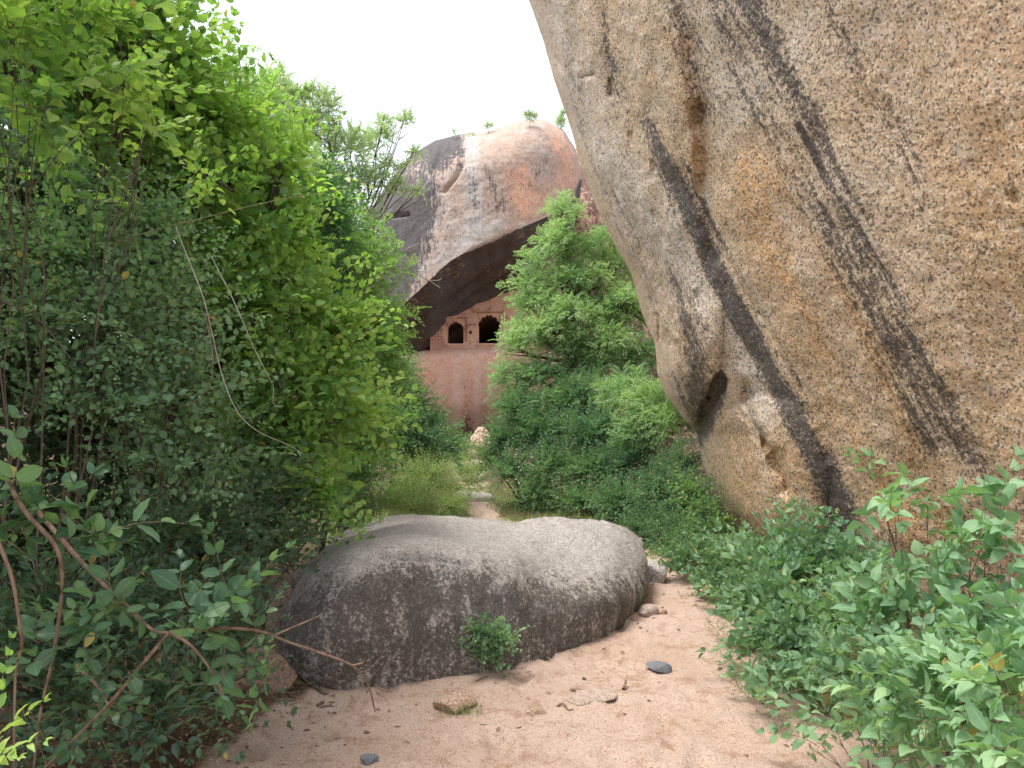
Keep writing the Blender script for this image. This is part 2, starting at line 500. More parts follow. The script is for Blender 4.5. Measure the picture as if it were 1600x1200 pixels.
def build_front():
    foot = [(452, 1050), (505, 1081), (584, 1077), (684, 1060), (750, 1053), (815, 1038), (881, 1018), (934, 999), (982, 970), (1000, 946)]
    face = [(440, 985), (495, 990), (584, 975), (676, 965), (742, 965), (808, 955), (872, 950), (930, 940), (985, 928), (1013, 916)]
    edge = [(440, 928), (512, 893), (592, 866), (662, 862), (732, 872), (794, 880), (845, 893), (900, 896), (968, 880), (1012, 882)]
    mid = [(448, 912), (510, 868), (590, 842), (668, 834), (745, 838), (800, 846), (855, 850), (905, 848), (965, 840), (1006, 856)]
    ridge = [(462, 893), (520, 848), (590, 827), (660, 812), (745, 809), (797, 818), (845, 809), (900, 811), (962, 815), (1000, 838)]
    fd = np.array([PIX(GP(a, b)[None])[2][0] for a, b in foot])
    def row(pts, off):
        pts = np.array(pts, float); return P(pts[:, 0], pts[:, 1], fd + np.array(off))
    f = row(foot, [0] * 10)
    e_ = row(edge, [.25, .22, .2, .2, .22, .22, .25, .22, .18, .3])
    m_ = row(mid, [.42, .60, .65, .7, .75, .8, .75, .7, .6, .55])
    r_ = row(ridge, [.62, 1.1, 1.25, 1.35, 1.45, 1.4, 1.35, 1.2, 1.0, .75])
    fa = row(face, [.02, -.02, -.03, 0, .02, .02, .02, .0, .0, .12])
    b0 = f.copy(); b0[:, 2] -= .35; b0[:, 1] += .1
    f[:, 2] -= .02
    levels = [b0, f, fa, e_, m_]
    loops = []
    for Lv in levels:
        back = []
        for i in range(9, -1, -1):
            k = .75
            q = r_[i] + (r_[i] - Lv[i]) * k; q[2] = Lv[i][2] * .9
            back.append(q)
        loops.append(np.concatenate([Lv, np.array(back)]))
    # ridge: collapsed line
    loops.append(np.concatenate([r_, r_[::-1]]))
    C = np.array(loops)
    colsN = [24] * 9 + [10] + [10] * 9 + [10]
    C2 = catmull(np.swapaxes(C, 0, 1), colsN, True)      # (cols, levels, 3)
    C3 = catmull(np.swapaxes(C2, 0, 1), [8, 26, 26, 24, 26])  # rows, cols
    nr, nc = C3.shape[:2]
    V = C3.reshape(-1, 3)
    Q, N = orient(V, grid_quads(nr, nc, True))
    px, py, dd = PIX(V)
    N = vnormals(V, Q)
    amp = .035 * vnoise(V, 2.2, 31, 3) + .016 * vnoise(V * [1, 1, .6], 8, 32, 4) + .006 * vnoise(V, 30, 33, 3)
    N[-nc:] = (0, 0, 1)
    amp = amp - .035 * np.exp(-(pdist(px, py, [(600, 868), (640, 872), (690, 874), (735, 885)]) / 4.5) ** 2) * (N[:, 1] < .2)
    amp = amp - .02 * np.exp(-(pdist(px, py, [(500, 905), (560, 915), (600, 890)]) / 5) ** 2) * (N[:, 1] < .2)
    amp = amp + .012 * vnoise(V * [1, 1, .35], 16, 36, 3) * sstep(850, 900, py)
    V = V + N * amp[:, None]
    N = vnormals(V, Q)
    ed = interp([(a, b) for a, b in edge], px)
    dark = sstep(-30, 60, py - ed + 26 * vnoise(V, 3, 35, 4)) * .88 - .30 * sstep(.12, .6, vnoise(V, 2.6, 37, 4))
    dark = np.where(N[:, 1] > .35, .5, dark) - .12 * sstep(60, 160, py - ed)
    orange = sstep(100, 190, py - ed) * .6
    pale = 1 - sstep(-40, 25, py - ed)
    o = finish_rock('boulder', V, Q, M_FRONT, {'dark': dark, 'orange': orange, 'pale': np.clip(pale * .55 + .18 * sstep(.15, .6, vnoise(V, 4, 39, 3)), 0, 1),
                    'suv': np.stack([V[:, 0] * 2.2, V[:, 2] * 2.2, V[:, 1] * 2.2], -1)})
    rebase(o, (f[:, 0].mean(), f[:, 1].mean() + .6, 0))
    tag(o, 'low humped grey granite boulder lying across the sandy path in the foreground', 'boulder')


def build_overhang():
    T = [(552, 420), (562, 352), (600, 293), (640, 245), (680, 220), (720, 210), (760, 206), (790, 195), (820, 188), (850, 189), (880, 204), (898, 230), (905, 255), (909, 275)]
    B = [(552, 450), (565, 485), (590, 500), (610, 490), (640, 466), (670, 439), (700, 411), (740, 387), (780, 368), (820, 352), (860, 335), (890, 318), (903, 300), (909, 280)]
    U = [(552, 480), (580, 535), (610, 548), (640, 548), (668, 543), (700, 514), (740, 497), (780, 483), (820, 470), (860, 440), (890, 400), (903, 330), (909, 285)]
    NC = 200
    s = np.linspace(0, 1, NC); s = .5 - .5 * np.cos(math.pi * s)
    px = 552 + (909 - 552) * s
    t_, b_, u_ = interp(T, px), interp(B, px), interp(U, px)
    ker = np.ones(7) / 7
    b_ = np.convolve(np.pad(b_, 3, 'edge'), ker, 'valid'); u_ = np.convolve(np.pad(u_, 3, 'edge'), ker, 'valid')
    e = np.clip(1 - (2 * s - 1) ** 2, 0, 1) ** .5      # 0 at both ends
    rows = []
    NF = 120
    for k in range(NF):
        v = k / (NF - 1)
        py = t_ + (b_ - t_) * v
        round_top = 3.0 * (1 - np.sqrt(np.clip(1 - np.clip(1 - v / .38, 0, 1) ** 2, 0, 1)))
        d = 27.2 + round_top * e + 4.2 * (1 - e) + 1.2 * sstep(700, 590, px) - .6 * v * e
        rows.append(P(px, py, d))
    for k in range(1, 50):
        v = k / 49
        py = b_ + (u_ - b_) * v
        sag = .5 * np.sin(v * math.pi)
        d = (26.6 + 4.2 * (1 - e) + 1.2 * sstep(700, 590, px)) + v ** 1.3 * 5.2 * e + sag * e
        rows.append(P(px, py - 6 * np.sin(v * math.pi) * e, d))
    end = rows[-1]; top = rows[0]
    for k in range(1, 24):
        a = k / 24
        c1 = end + np.array([0, 5, -.4]); c2 = end + np.array([0, 15, 1.]); c3 = top + np.array([0, 9, .5])
        q = catmull([end, c1, c2, c3, top], 24)
        rows.append(q[int(a * 96)])
    G = np.array(rows)
    G = np.swapaxes(G, 0, 1)   # columns become rows, closed ring is the profile
    nr, nc = G.shape[:2]
    V = G.reshape(-1, 3)
    Q, N = orient(V, grid_quads(nr, nc, True))
    ppx, ppy, dd = PIX(V)
    ends = np.repeat(e, nc)
    amp = .35 * vnoise(V, .22, 41, 2) + .10 * vnoise(V, .8, 42, 4) + .05 * vnoise(V, 3.5, 43, 3)
    def st(pts, w, k=1.): return k * np.exp(-(pdist(ppx, ppy, pts) / w) ** 2)
    front = (N[:, 1] < .3)
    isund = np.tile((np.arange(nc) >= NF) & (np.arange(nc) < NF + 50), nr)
    amp = amp * (.3 + .7 * sstep(.1, .6, ends)) * np.where(isund, 1, .8) * np.where(isund, 1, .3 + .7 * sstep(0, 25, ppy - interp(T, ppx)))
    fr = front & ~isund
    amp = amp - fr * sstep(3, 22, ppy - interp(T, ppx)) * (st([(660, 225), (655, 262)], 2.5, .10) + st([(673, 222), (668, 255)], 2.2, .1) + st([(690, 216), (686, 250), (675, 275)], 2.5, .15)
                      + st([(706, 216), (700, 240)], 2.2, .1) + st([(722, 262), (712, 280), (695, 300)], 2.5, .2) + st([(600, 340), (640, 336)], 2.5, .2))
    amp = amp + st([(600, 500), (660, 470), (720, 430), (790, 395), (850, 365)], 5, .15) * isund - st([(620, 520), (690, 480), (760, 430), (830, 400)], 3, .25) * isund - st([(700, 500), (740, 470), (790, 440)], 3, .2) * isund
    V = V + N * amp[:, None]
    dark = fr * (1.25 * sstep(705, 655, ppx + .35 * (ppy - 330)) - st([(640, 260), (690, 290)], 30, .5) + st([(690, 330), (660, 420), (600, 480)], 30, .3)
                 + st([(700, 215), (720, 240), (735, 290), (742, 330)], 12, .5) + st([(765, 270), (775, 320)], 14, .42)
                 + st([(800, 260), (790, 330)], 9, .35) + st([(830, 290), (845, 250)], 12, .30)) + isund * (.95 + .35 * vnoise(V * [.5, 1, 1], .5, 46, 3))  # underside painted darker all over
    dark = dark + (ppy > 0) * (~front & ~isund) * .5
    orange = fr * (st([(812, 280), (815, 305), (822, 320)], 17, 1.9) + st([(870, 225), (885, 250), (890, 280)], 14, 1.1) + .12 * sstep(740, 800, ppx) + st([(850, 310), (870, 290)], 15, .5)) 
    pale = fr * (st([(735, 220), (738, 290), (745, 340), (720, 370)], 12, 1.0) + st([(690, 400), (740, 372), (780, 350)], 10, .8) + st([(640, 440), (690, 400)], 6, .4) + .1 * sstep(215, 200, ppy))
    suv = np.stack([ppx / 12, ppy / 12, V[:, 1] * .2], -1)
    suv = np.where(isund[:, None], V * .12, suv)
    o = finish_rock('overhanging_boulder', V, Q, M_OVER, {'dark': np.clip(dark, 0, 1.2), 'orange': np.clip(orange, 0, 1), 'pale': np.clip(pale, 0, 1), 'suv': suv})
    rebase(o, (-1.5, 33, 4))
    tag(o, 'huge far boulder with grey and orange streaks overhanging the arched brick wall', 'boulder')


def lathe_rock(name, c, prof, sy, mat, seed, amp, nseg=160, attrs_fn=None, sq=2.0, yaw=0., nz=90):
    """c base centre; prof [(z, r)]; sy depth ratio"""
    prof = np.array(prof, float)
    q = catmull(prof, max(2, nz // len(prof)))
    a = np.linspace(0, 2 * math.pi, nseg, endpoint=False)
    ca, sa = np.cos(a), np.sin(a)
    k = (np.abs(ca) ** sq + np.abs(sa) ** sq) ** (-1 / sq)
    X = q[:, 1][:, None] * (k * ca)[None]; Y = q[:, 1][:, None] * (k * sa)[None] * sy
    Z = np.repeat(q[:, 0][:, None], nseg, 1)
    cy, sy_ = math.cos(yaw), math.sin(yaw)
    V = np.stack([X * cy - Y * sy_, X * sy_ + Y * cy, Z], -1).reshape(-1, 3)
    Q, N = orient(V, grid_quads(len(q), nseg, True))
    r = prof[:, 1].max()
    d = amp * r * (vnoise(V + seed * 3.1, 1.0 / r, seed, 2) + .35 * vnoise(V + seed, 3.5 / r, seed + 1, 3) + .12 * vnoise(V, 12 / r, seed + 2, 3))
    V = V + N * d[:, None]
    at = attrs_fn(V + np.array(c)) if attrs_fn else {}
    o = finish_rock(name, V, Q, mat, at)
    o.location = c
    return o


def build_far():
    # pink boulder under the wall
    c = P(772, 640, 34.3); c[2] = 0
    def at(V):
        px, py, d = PIX(V)
        z = V[:, 2]
        def st(x, w, k): return k * np.exp(-((px - x) / w) ** 2)
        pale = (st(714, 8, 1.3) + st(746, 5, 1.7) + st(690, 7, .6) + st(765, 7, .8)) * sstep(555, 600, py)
        dark = sstep(645, 690, py) * .95 + .45 * sstep(650, 622, px) + st(730, 8, .5) * sstep(570, 680, py)  # darker toward the bottom and the left edge
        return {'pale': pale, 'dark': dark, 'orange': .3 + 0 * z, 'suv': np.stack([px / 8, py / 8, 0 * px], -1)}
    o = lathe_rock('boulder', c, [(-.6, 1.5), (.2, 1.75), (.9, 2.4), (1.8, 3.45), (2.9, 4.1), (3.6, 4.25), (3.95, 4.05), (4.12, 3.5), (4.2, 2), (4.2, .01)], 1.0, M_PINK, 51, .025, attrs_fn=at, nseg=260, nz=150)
    tag(o, 'smooth pink rounded boulder with pale vertical run marks beneath the arched brick wall', 'boulder')
    # reddish rock in the gap at right
    c = P(935, 640, 37.); c[2] = 0
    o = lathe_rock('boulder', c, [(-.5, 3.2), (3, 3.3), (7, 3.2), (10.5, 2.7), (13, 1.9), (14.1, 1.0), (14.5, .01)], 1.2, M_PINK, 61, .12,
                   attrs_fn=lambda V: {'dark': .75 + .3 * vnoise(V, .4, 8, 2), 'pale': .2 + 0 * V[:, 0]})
    tag(o, 'dark reddish boulder filling the gap between the overhanging and the leaning boulders', 'boulder')
    # dark boulder mass closing the cave on the left behind the trees
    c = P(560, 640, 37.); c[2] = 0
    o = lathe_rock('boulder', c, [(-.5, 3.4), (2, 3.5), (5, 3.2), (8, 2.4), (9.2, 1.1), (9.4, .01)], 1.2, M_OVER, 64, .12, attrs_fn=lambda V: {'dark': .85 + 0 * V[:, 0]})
    tag(o, 'dark boulder behind the left trees at the foot of the overhanging one', 'boulder')
    # tan leaning rock at the far end of the path
    c = P(752, 640, 27.); c[2] = 0
    o = lathe_rock('rock', c, [(-.3, .55), (0, .50), (.4, .42), (.75, .30), (.98, .16), (1.02, .01)], 1.0, M_PINK, 71, .14, nseg=60, nz=40)
    tag(o, 'small tan pointed rock standing at the foot of the pink boulder', 'rock')
    c = P(742, 640, 13.6); c[2] = .03
    o = lathe_rock('rock', c, [(-.2, .34), (0, .36), (.09, .30), (.13, .15), (.14, .01)], .8, M_FRONT, 72, .16, nseg=60, nz=30, attrs_fn=lambda V: {'pale': .5 + 0 * V[:, 0]})
    tag(o, 'flat grey rock beside the far end of the path among the low herbs', 'rock')


def arch_outline(cx, z0, w, h, cusps):
    """closed outline (x,z) of a cusped arch opening"""
    hw = w / 2; sp = z0 + h * .60
    pts = [(cx - hw, z0), (cx - hw, sp)]
    n = 9 if cusps else 14
    if cusps:
        lob = [(math.pi, 2.50), (2.50, 1.98), (1.98, math.pi / 2)]
        for a0, a1 in lob + [(math.pi - b, math.pi - a) for a, b in lob[::-1]]:
            x0, y0 = math.cos(a0) * hw, math.sin(a0) * h * .37; x1, y1 = math.cos(a1) * hw, math.sin(a1) * h * .37
            mx, my = (x0 + x1) / 2, (y0 + y1) / 2
            L = math.hypot(mx, my * 1.1); bul = .075 * w
            for i in range(1, n):
                t = i / n; b = math.sin(t * math.pi) * bul
                pts.append((cx + x0 + (x1 - x0) * t + mx / L * b, sp + y0 + (y1 - y0) * t + my / L * b))
            if abs(a1 - math.pi / 2) < 1e-6: pts.append((cx, sp + h * .43))
            elif abs(a1) > 1e-6: pts.append((cx + x1 * .93, sp + y1 * .93))
    else:
        for i in range(1, n):
            a = math.pi - math.pi * i / n
            z = math.sin(a) ** .8 * h * .35 + max(0, (1 - abs(math.cos(a)) * 3.2)) * h * .05
            pts.append((cx + math.cos(a) * hw * 1.0, sp + z))
    pts += [(cx + hw, sp), (cx + hw, z0)]
    return pts


def build_wall():
    import bmesh
    D = 31.2
    k = D / F
    def X(px): return (px - 800) * k
    def Z(py): return float(P(800, py, D)[2])
    root = empty('brick_wall', (X(740), 31.2, Z(552)), 'ruined pinkish brick wall with two arched windows tucked under the overhanging boulder', 'wall')
    ox, oz = X(740), Z(552)
    outer = [(X(672), Z(566)), (X(672), Z(520)), (X(676), Z(512)), (X(700), Z(470)), (X(760), Z(440)), (X(880), Z(425)), (X(880), Z(566))]
    w1 = arch_outline(X(711.5), Z(536.5), 25 * k, 35 * k, False)
    w2 = arch_outline(X(764), Z(536), 32.5 * k, 44 * k, True)
    hole = [(X(733), Z(521.5)), (X(733), Z(516.5)), (X(737), Z(516.5)), (X(737), Z(521.5))]
    bm = bmesh.new(); edges = []
    for loop in (outer, w1, w2, hole):
        vs = [bm.verts.new((x - ox, 0, z - oz)) for x, z in loop]
        for i in range(len(vs)): edges.append(bm.edges.new((vs[i], vs[(i + 1) % len(vs)])))
    bmesh.ops.triangle_fill(bm, edges=edges, use_beauty=True)
    # drop triangles that fell inside the openings
    ret = bmesh.ops.extrude_face_region(bm, geom=list(bm.faces))
    for v in [g for g in ret['geom'] if isinstance(g, bmesh.types.BMVert)]: v.co.y += .45
    bmesh.ops.recalc_face_normals(bm, faces=bm.faces)
    me = bpy.data.meshes.new('wall_face'); bm.to_mesh(me); bm.free()
    m = NT('old_brick_plaster'); p = m.pos()
    br = m.add('ShaderNodeTexBrick'); sc = m.add('ShaderNodeMapping'); sc.inputs['Rotation'].default_value = (R(90), 0, 0)
    m.put(sc.inputs[0], p); m.l.new(sc.outputs[0], br.inputs[0])
    br.inputs['Scale'].default_value = 1; br.inputs['Brick Width'].default_value = .24; br.inputs['Row Height'].default_value = .085
    br.inputs['Mortar Size'].default_value = .012; br.inputs['Color1'].default_value = (.64, .37, .26, 1); br.inputs['Color2'].default_value = (.54, .29, .20, 1); br.inputs['Mortar'].default_value = (.10, .06, .05, 1)
    n = m.noise(p, 2.0, 5, .6)
    sp = m.add('ShaderNodeSeparateXYZ'); m.l.new(p, sp.inputs[0])
    bare = m.rng(m.math('ADD', n, m.rng(sp.outputs[0], -1.0, -1.7, 0, .25)), .50, .60)
    pl = m.mix(m.rng(m.noise(p, 5, 5, .7), .4, .65), (.72, .46, .355), (.62, .37, .275))
    c = m.mix(m.math('MULTIPLY', bare, .9), pl, br.outputs[0])
    mat = m.done(c, .9, m.bump(m.math('MULTIPLY', bare, br.outputs['Fac']), -.6, .03), .2)
    me.materials.append(mat); link('wall_face', me, root)
    # raised rectangular mouldings round the openings, with a dark slot behind
    mm = NT('moulding_plaster'); mmat = mm.done(mm.mix(mm.noise(mm.pos(), 6), (.22, .12, .09), (.36, .21, .155)), .9)
    def boxes(name, lst, mat, par):
        V = []; Fc = []
        for x0, x1, z0, z1, y0, y1 in lst:
            b = len(V)
            for x in (x0, x1):
                for y in (y0, y1):
                    for z in (z0, z1): V.append((x - ox, y, z - oz))
            for f in ((0, 1, 3, 2), (4, 6, 7, 5), (0, 4, 5, 1), (2, 3, 7, 6), (0, 2, 6, 4), (1, 5, 7, 3)): Fc.append([b + i for i in f])
        return link(name, make_mesh(name, np.array(V), np.array(Fc), [mat]), par)
    th = .035
    def mould(a, b, t, bt):
        return [(X(a), X(b), Z(t), Z(t) + th, -.04, -.003), (X(b), X(b) + th, Z(bt), Z(t) + th, -.042, -.0035)]
    boxes('window_moulding', mould(714, 728, 497, 534), mmat, root)
    boxes('window_moulding', mould(745, 785, 488, 538), mmat, root)
    boxes('string_course', [(X(730), X(744), Z(507), Z(507) + .03, -.03, -.0025), (X(787), X(860), Z(507), Z(507) + .03, -.031, -.0026)], mmat, root)
    boxes('window_sill', [(X(697), X(726), Z(540), Z(540) + .07, -.06, -.0045)], mat, root)
    boxes('window_sill', [(X(745), X(784), Z(540), Z(540) + .07, -.061, -.0046)], mat, root)
    # side and rear walls closing the chamber, coloured near-black to paint in its shade
    sm = NT('shade_dark_rock'); shade_dark = sm.done(sm.mix(sm.noise(sm.pos(), 3), (.03, .027, .026), (.07, .055, .05)), .95)
    boxes('side_wall', [(X(672) + .01, X(672) + .35, Z(566), Z(480), .452, 5.0), (X(880) - .35, X(880) - .01, Z(566), Z(430), .452, 5.0)], shade_dark, root)
    boxes('rear_wall', [(X(672) + .01, X(880) - .01, Z(566), Z(430), 5.003, 5.3)], shade_dark, root)


def small_stone(px, py, w, d, h, seed, mat, label, name='stone', cat='stone', yaw=0., cuts=5, sink=.25, attrs=None, tilt=(0, 0)):
    import bmesh
    r = np.random.default_rng(seed)
    bm = bmesh.new(); bmesh.ops.create_icosphere(bm, subdivisions=5, radius=1)
    for i in range(cuts):
        n = r.normal(size=3); n[2] *= .7; n /= np.linalg.norm(n); off = r.uniform(.55, .8)
        for v in bm.verts:
            k = v.co.x * n[0] + v.co.y * n[1] + v.co.z * n[2] - off
            if k > 0: v.co -= Vector(n * k * .93)
    V = np.array([v.co[:] for v in bm.verts]); T = np.array([[v.index for v in f.verts] for f in bm.faces]); bm.free()
    N = V / np.linalg.norm(V, axis=1, keepdims=True)
    V = V + N * (.07 * vnoise(V + seed, 1.8, seed, 2) + .03 * vnoise(V + seed, 7, seed, 3))[:, None]
    V = V * np.array([w / 2, d / 2, h / 2])
    g = GP(px, py)
    g = g + np.array([0, d / 2, 0])
    at = {k: np.full(len(V), v) for k, v in (attrs or {}).items()}
    o = finish_rock(name, V, T, mat, at)
    o.location = (g[0], g[1], g[2] + h * (.5 - sink)); o.rotation_euler = (tilt[0], tilt[1], yaw)
    tag(o, label, cat)
    return o


# ------------------------------------------------------------------ tubes
def tube_arr(pts, r, seg=6):
    pts = np.asarray(pts, float); n = len(pts)
    r = np.broadcast_to(np.asarray(r, float), (n,)) if np.ndim(r) == 0 else np.asarray(r, float)
    t = np.gradient(pts, axis=0); t /= np.linalg.norm(t, axis=1, keepdims=True) + 1e-9
    ref = np.where(np.abs(t[:, 2:3]) > .9, np.array([[1., 0, 0]]), np.array([[0, 0, 1.]]))
    a = np.cross(t, ref); a /= np.linalg.norm(a, axis=1, keepdims=True) + 1e-9; b = np.cross(t, a)
    ang = np.linspace(0, 2 * math.pi, seg, endpoint=False)
    V = pts[:, None] + r[:, None, None] * (np.cos(ang)[None, :, None] * a[:, None] + np.sin(ang)[None, :, None] * b[:, None])
    V = V.reshape(-1, 3)
    Q = grid_quads(n, seg, True)
    T = np.concatenate([Q[:, [0, 1, 2]], Q[:, [0, 2, 3]]])
    return V, T


def tubes_obj(name, lst, mat, parent=None, off=(0, 0, 0), seg=6):
    Vs, Ts = [], []; b = 0
    for pts, r in lst:
        V, T = tube_arr(pts, r, seg); Vs.append(V); Ts.append(T + b); b += len(V)
    V = np.concatenate(Vs) - np.array(off)
    return link(name, make_mesh(name, V, np.concatenate(Ts), [mat], smooth=True), parent)


def wander(a, b, n, j, r, sag=0.):
    a = np.asarray(a, float); b = np.asarray(b, float)
    t = np.linspace(0, 1, n)[:, None]
    p = a + (b - a) * t
    k = r.normal(size=(n, 3)) * j; k[0] = 0
    k = np.cumsum(k, axis=0) * (1 / math.sqrt(n)); k -= k[-1] * t
    p = p + k; p[:, 2] += -sag * 4 * (t[:, 0] * (1 - t[:, 0]))
    return p


# ------------------------------------------------------------------ leaves
def leaf_tpl(kind, L=1., W=.5, fold=.18, curl=.15):
    if kind == 's':
        V = np.array([(0, 0, 0), (.42, .5 * W, fold * W), (1, 0, -curl), (.42, -.5 * W, fold * W)])
        T = [(0, 1, 2), (0, 2, 3)]; uv = [(0, 0), (.42, 1), (1, 0), (.42, -1)]
    elif kind == 'm':
        V = np.array([(0, 0, 0), (.25, .40 * W, fold * W), (.6, .46 * W, fold * W - curl * .36), (1, 0, -curl), (.6, -.46 * W, fold * W - curl * .36), (.25, -.40 * W, fold * W), (.5, 0, -curl * .25)])
        T = [(0, 1, 6), (1, 2, 6), (2, 3, 6), (3, 4, 6), (4, 5, 6), (5, 0, 6)]
        uv = [(0, 0), (.25, .9), (.6, .9), (1, 0), (.6, -.9), (.25, -.9), (.5, 0)]
    else:   # detailed ovate leaf with petiole end, toothed edge
        ts = [0, .06, .16, .28, .40, .52, .64, .76, .88, 1.0]
        hw = [0, .26, .45, .50, .48, .42, .34, .24, .12, 0]
        if kind == 'e': hw = [0, .22, .38, .48, .52, .52, .47, .38, .22, 0]
        V = []; uv = []
        for i, (t, h) in enumerate(zip(ts, hw)):
            z = -curl * t * t
            V.append((t, 0, z)); uv.append((t, 0))
        nm = len(ts)
        idx = {}
        for sgn in (1, -1):
            for i in range(1, nm - 1):
                tooth = .015 if (i % 2 and kind == 'd') else 0
                idx[(sgn, i)] = len(V)
                V.append((ts[i] + tooth - .05 * (i == 1), sgn * hw[i] * W * (1 + tooth * 2), fold * hw[i] * W * 1.6 - curl * ts[i] ** 2 + .02 * math.sin(i * 2.1))); uv.append((ts[i], sgn))
        T = []
        for sgn in (1, -1):
            for i in range(nm - 1):
                a, b = i, i + 1
                c = idx.get((sgn, i + 1)); d = idx.get((sgn, i))
                if d is None: tri = [(a, b, c)]
                elif c is None: tri = [(a, b, d)]
                else: tri = [(a, b, c), (a, c, d)]
                for q in tri: T.append(q if sgn > 0 else q[::-1])
        V = np.array(V)
    return V * L, np.array(T), np.array(uv, float)


def rotm(ax, a):
    ax = np.asarray(ax, float) / np.linalg.norm(ax); c, s = math.cos(a), math.sin(a); x, y, z = ax
    return np.array([[c + x * x * (1 - c), x * y * (1 - c) - z * s, x * z * (1 - c) + y * s], [y * x * (1 - c) + z * s, c + y * y * (1 - c), y * z * (1 - c) - x * s], [z * x * (1 - c) - y * s, z * y * (1 - c) + x * s, c + z * z * (1 - c)]])


def frame(x, n):
    x = x / np.linalg.norm(x); n = n - x * (n @ x); n = n / (np.linalg.norm(n) + 1e-9)
    return np.stack([x, np.cross(n, x), n], 1)


def spray(r, L, n, leafL, W, kind, arr='alt', ang=60, bend=.25, fold=.18, curl=.15, rad=.002, jit=.25, taper=.5, n0=.08, petiole=.1):
    """twig along +Z with leaves whose faces look to +Y.  returns V,T,mi,uv,leafid"""
    Vs, Ts, Ms, Us, Is = [], [], [], [], []
    b = 0; lid = 0
    m = 7; t = np.linspace(0, 1, m)
    zig = r.normal(size=2) * .06 * L
    stem = np.stack([zig[0] * np.sin(t * 5), -bend * L * t ** 2 + zig[1] * np.sin(t * 4) * .4, L * t], -1)
    V, T = tube_arr(stem, rad * (1 - .7 * t), 3)
    Vs.append(V); Ts.append(T); Ms.append(np.ones(len(T), int)); Us.append(np.zeros((len(V), 2))); Is.append(np.zeros(len(V), int)); b += len(V)

    def at(u): return np.array([np.interp(u, t, stem[:, i]) for i in range(3)])

    def put(o, dirv, nrm, size):
        nonlocal b, lid
        V, T, uv = leaf_tpl(kind, size, W * r.uniform(.85, 1.15), fold * r.uniform(.5, 1.5), curl * r.uniform(.2, 1.9))
        M = frame(dirv, nrm)
        V = V @ M.T + o + dirv / np.linalg.norm(dirv) * petiole * size
        lid += 1
        Vs.append(V); Ts.append(T + b); Ms.append(np.zeros(len(T), int)); Us.append(uv); Is.append(np.full(len(V), lid)); b += len(V)

    def pinna(o, dirv, nrm, RL, pairs):
        nonlocal b
        dirv = dirv / np.linalg.norm(dirv)
        side = np.cross(nrm, dirv); side /= np.linalg.norm(side)
        droop = np.array([0, 0, 0]) - nrm * .5
        q = np.array([o + dirv * RL * u + droop * RL * .45 * u * u for u in (0, .33, .66, 1)])
        V, T = tube_arr(q, rad * .4, 3)
        Vs.append(V); Ts.append(T + b); Ms.append(np.ones(len(T), int)); Us.append(np.zeros((len(V), 2))); Is.append(np.zeros(len(V), int)); b += len(V)
        for i in range(pairs):
            u = .18 + .8 * i / pairs
            oo = o + dirv * RL * u + droop * RL * .45 * u * u
            for s in (1, -1):
                dd = dirv * .75 + s * side + r.normal(size=3) * jit * .5
                put(oo, dd, nrm + r.normal(size=3) * jit, leafL * (1 - .35 * abs(u - .45)) * r.uniform(.8, 1.1))
        put(o + dirv * RL + droop * RL * .45, dirv + droop * .5, nrm, leafL * .9)
    if arr == 'pin':
        for i in range(n):
            u = .25 + .75 * i / max(1, n - 1)
            az = i * 2.4 + r.uniform(-.4, .4)
            sd = np.array([math.cos(az), math.sin(az) * .7 + .25, 0])
            d = sd * math.sin(R(ang)) + np.array([0, 0, math.cos(R(ang))])
            nn = np.array([0, 1., 0]) * .8 + np.array([0, 0, .7]) - sd * .1 + r.normal(size=3) * .15
            pinna(at(u), d, nn, L * r.uniform(.55, .75), 6)
    else:
        for i in range(n):
            u = n0 + (1 - n0) * i / max(1, n - 1)
            sz = leafL * (1 - taper * u * u) * r.uniform(.75, 1.15)
            sides = (1, -1) if arr == 'opp' else ((1,) if i % 2 else (-1,))
            if i == n - 1: sides = (1, -1, 0)
            tw = (math.pi / 2 if (arr == 'opp' and i % 2) else 0) * .55
            for s in sides:
                a = R(ang) * (1 - .35 * u) * (abs(s))
                d = np.array([s * math.sin(a) * math.cos(tw), math.sin(a) * math.sin(tw) * s, math.cos(a)]) + r.normal(size=3) * jit * .6
                nn = np.array([0, 1., .25]) + r.normal(size=3) * jit
                put(at(u), d, nn, sz)
    return np.concatenate(Vs), np.concatenate(Ts), np.concatenate(Ms), np.concatenate(Us), np.concatenate(Is)


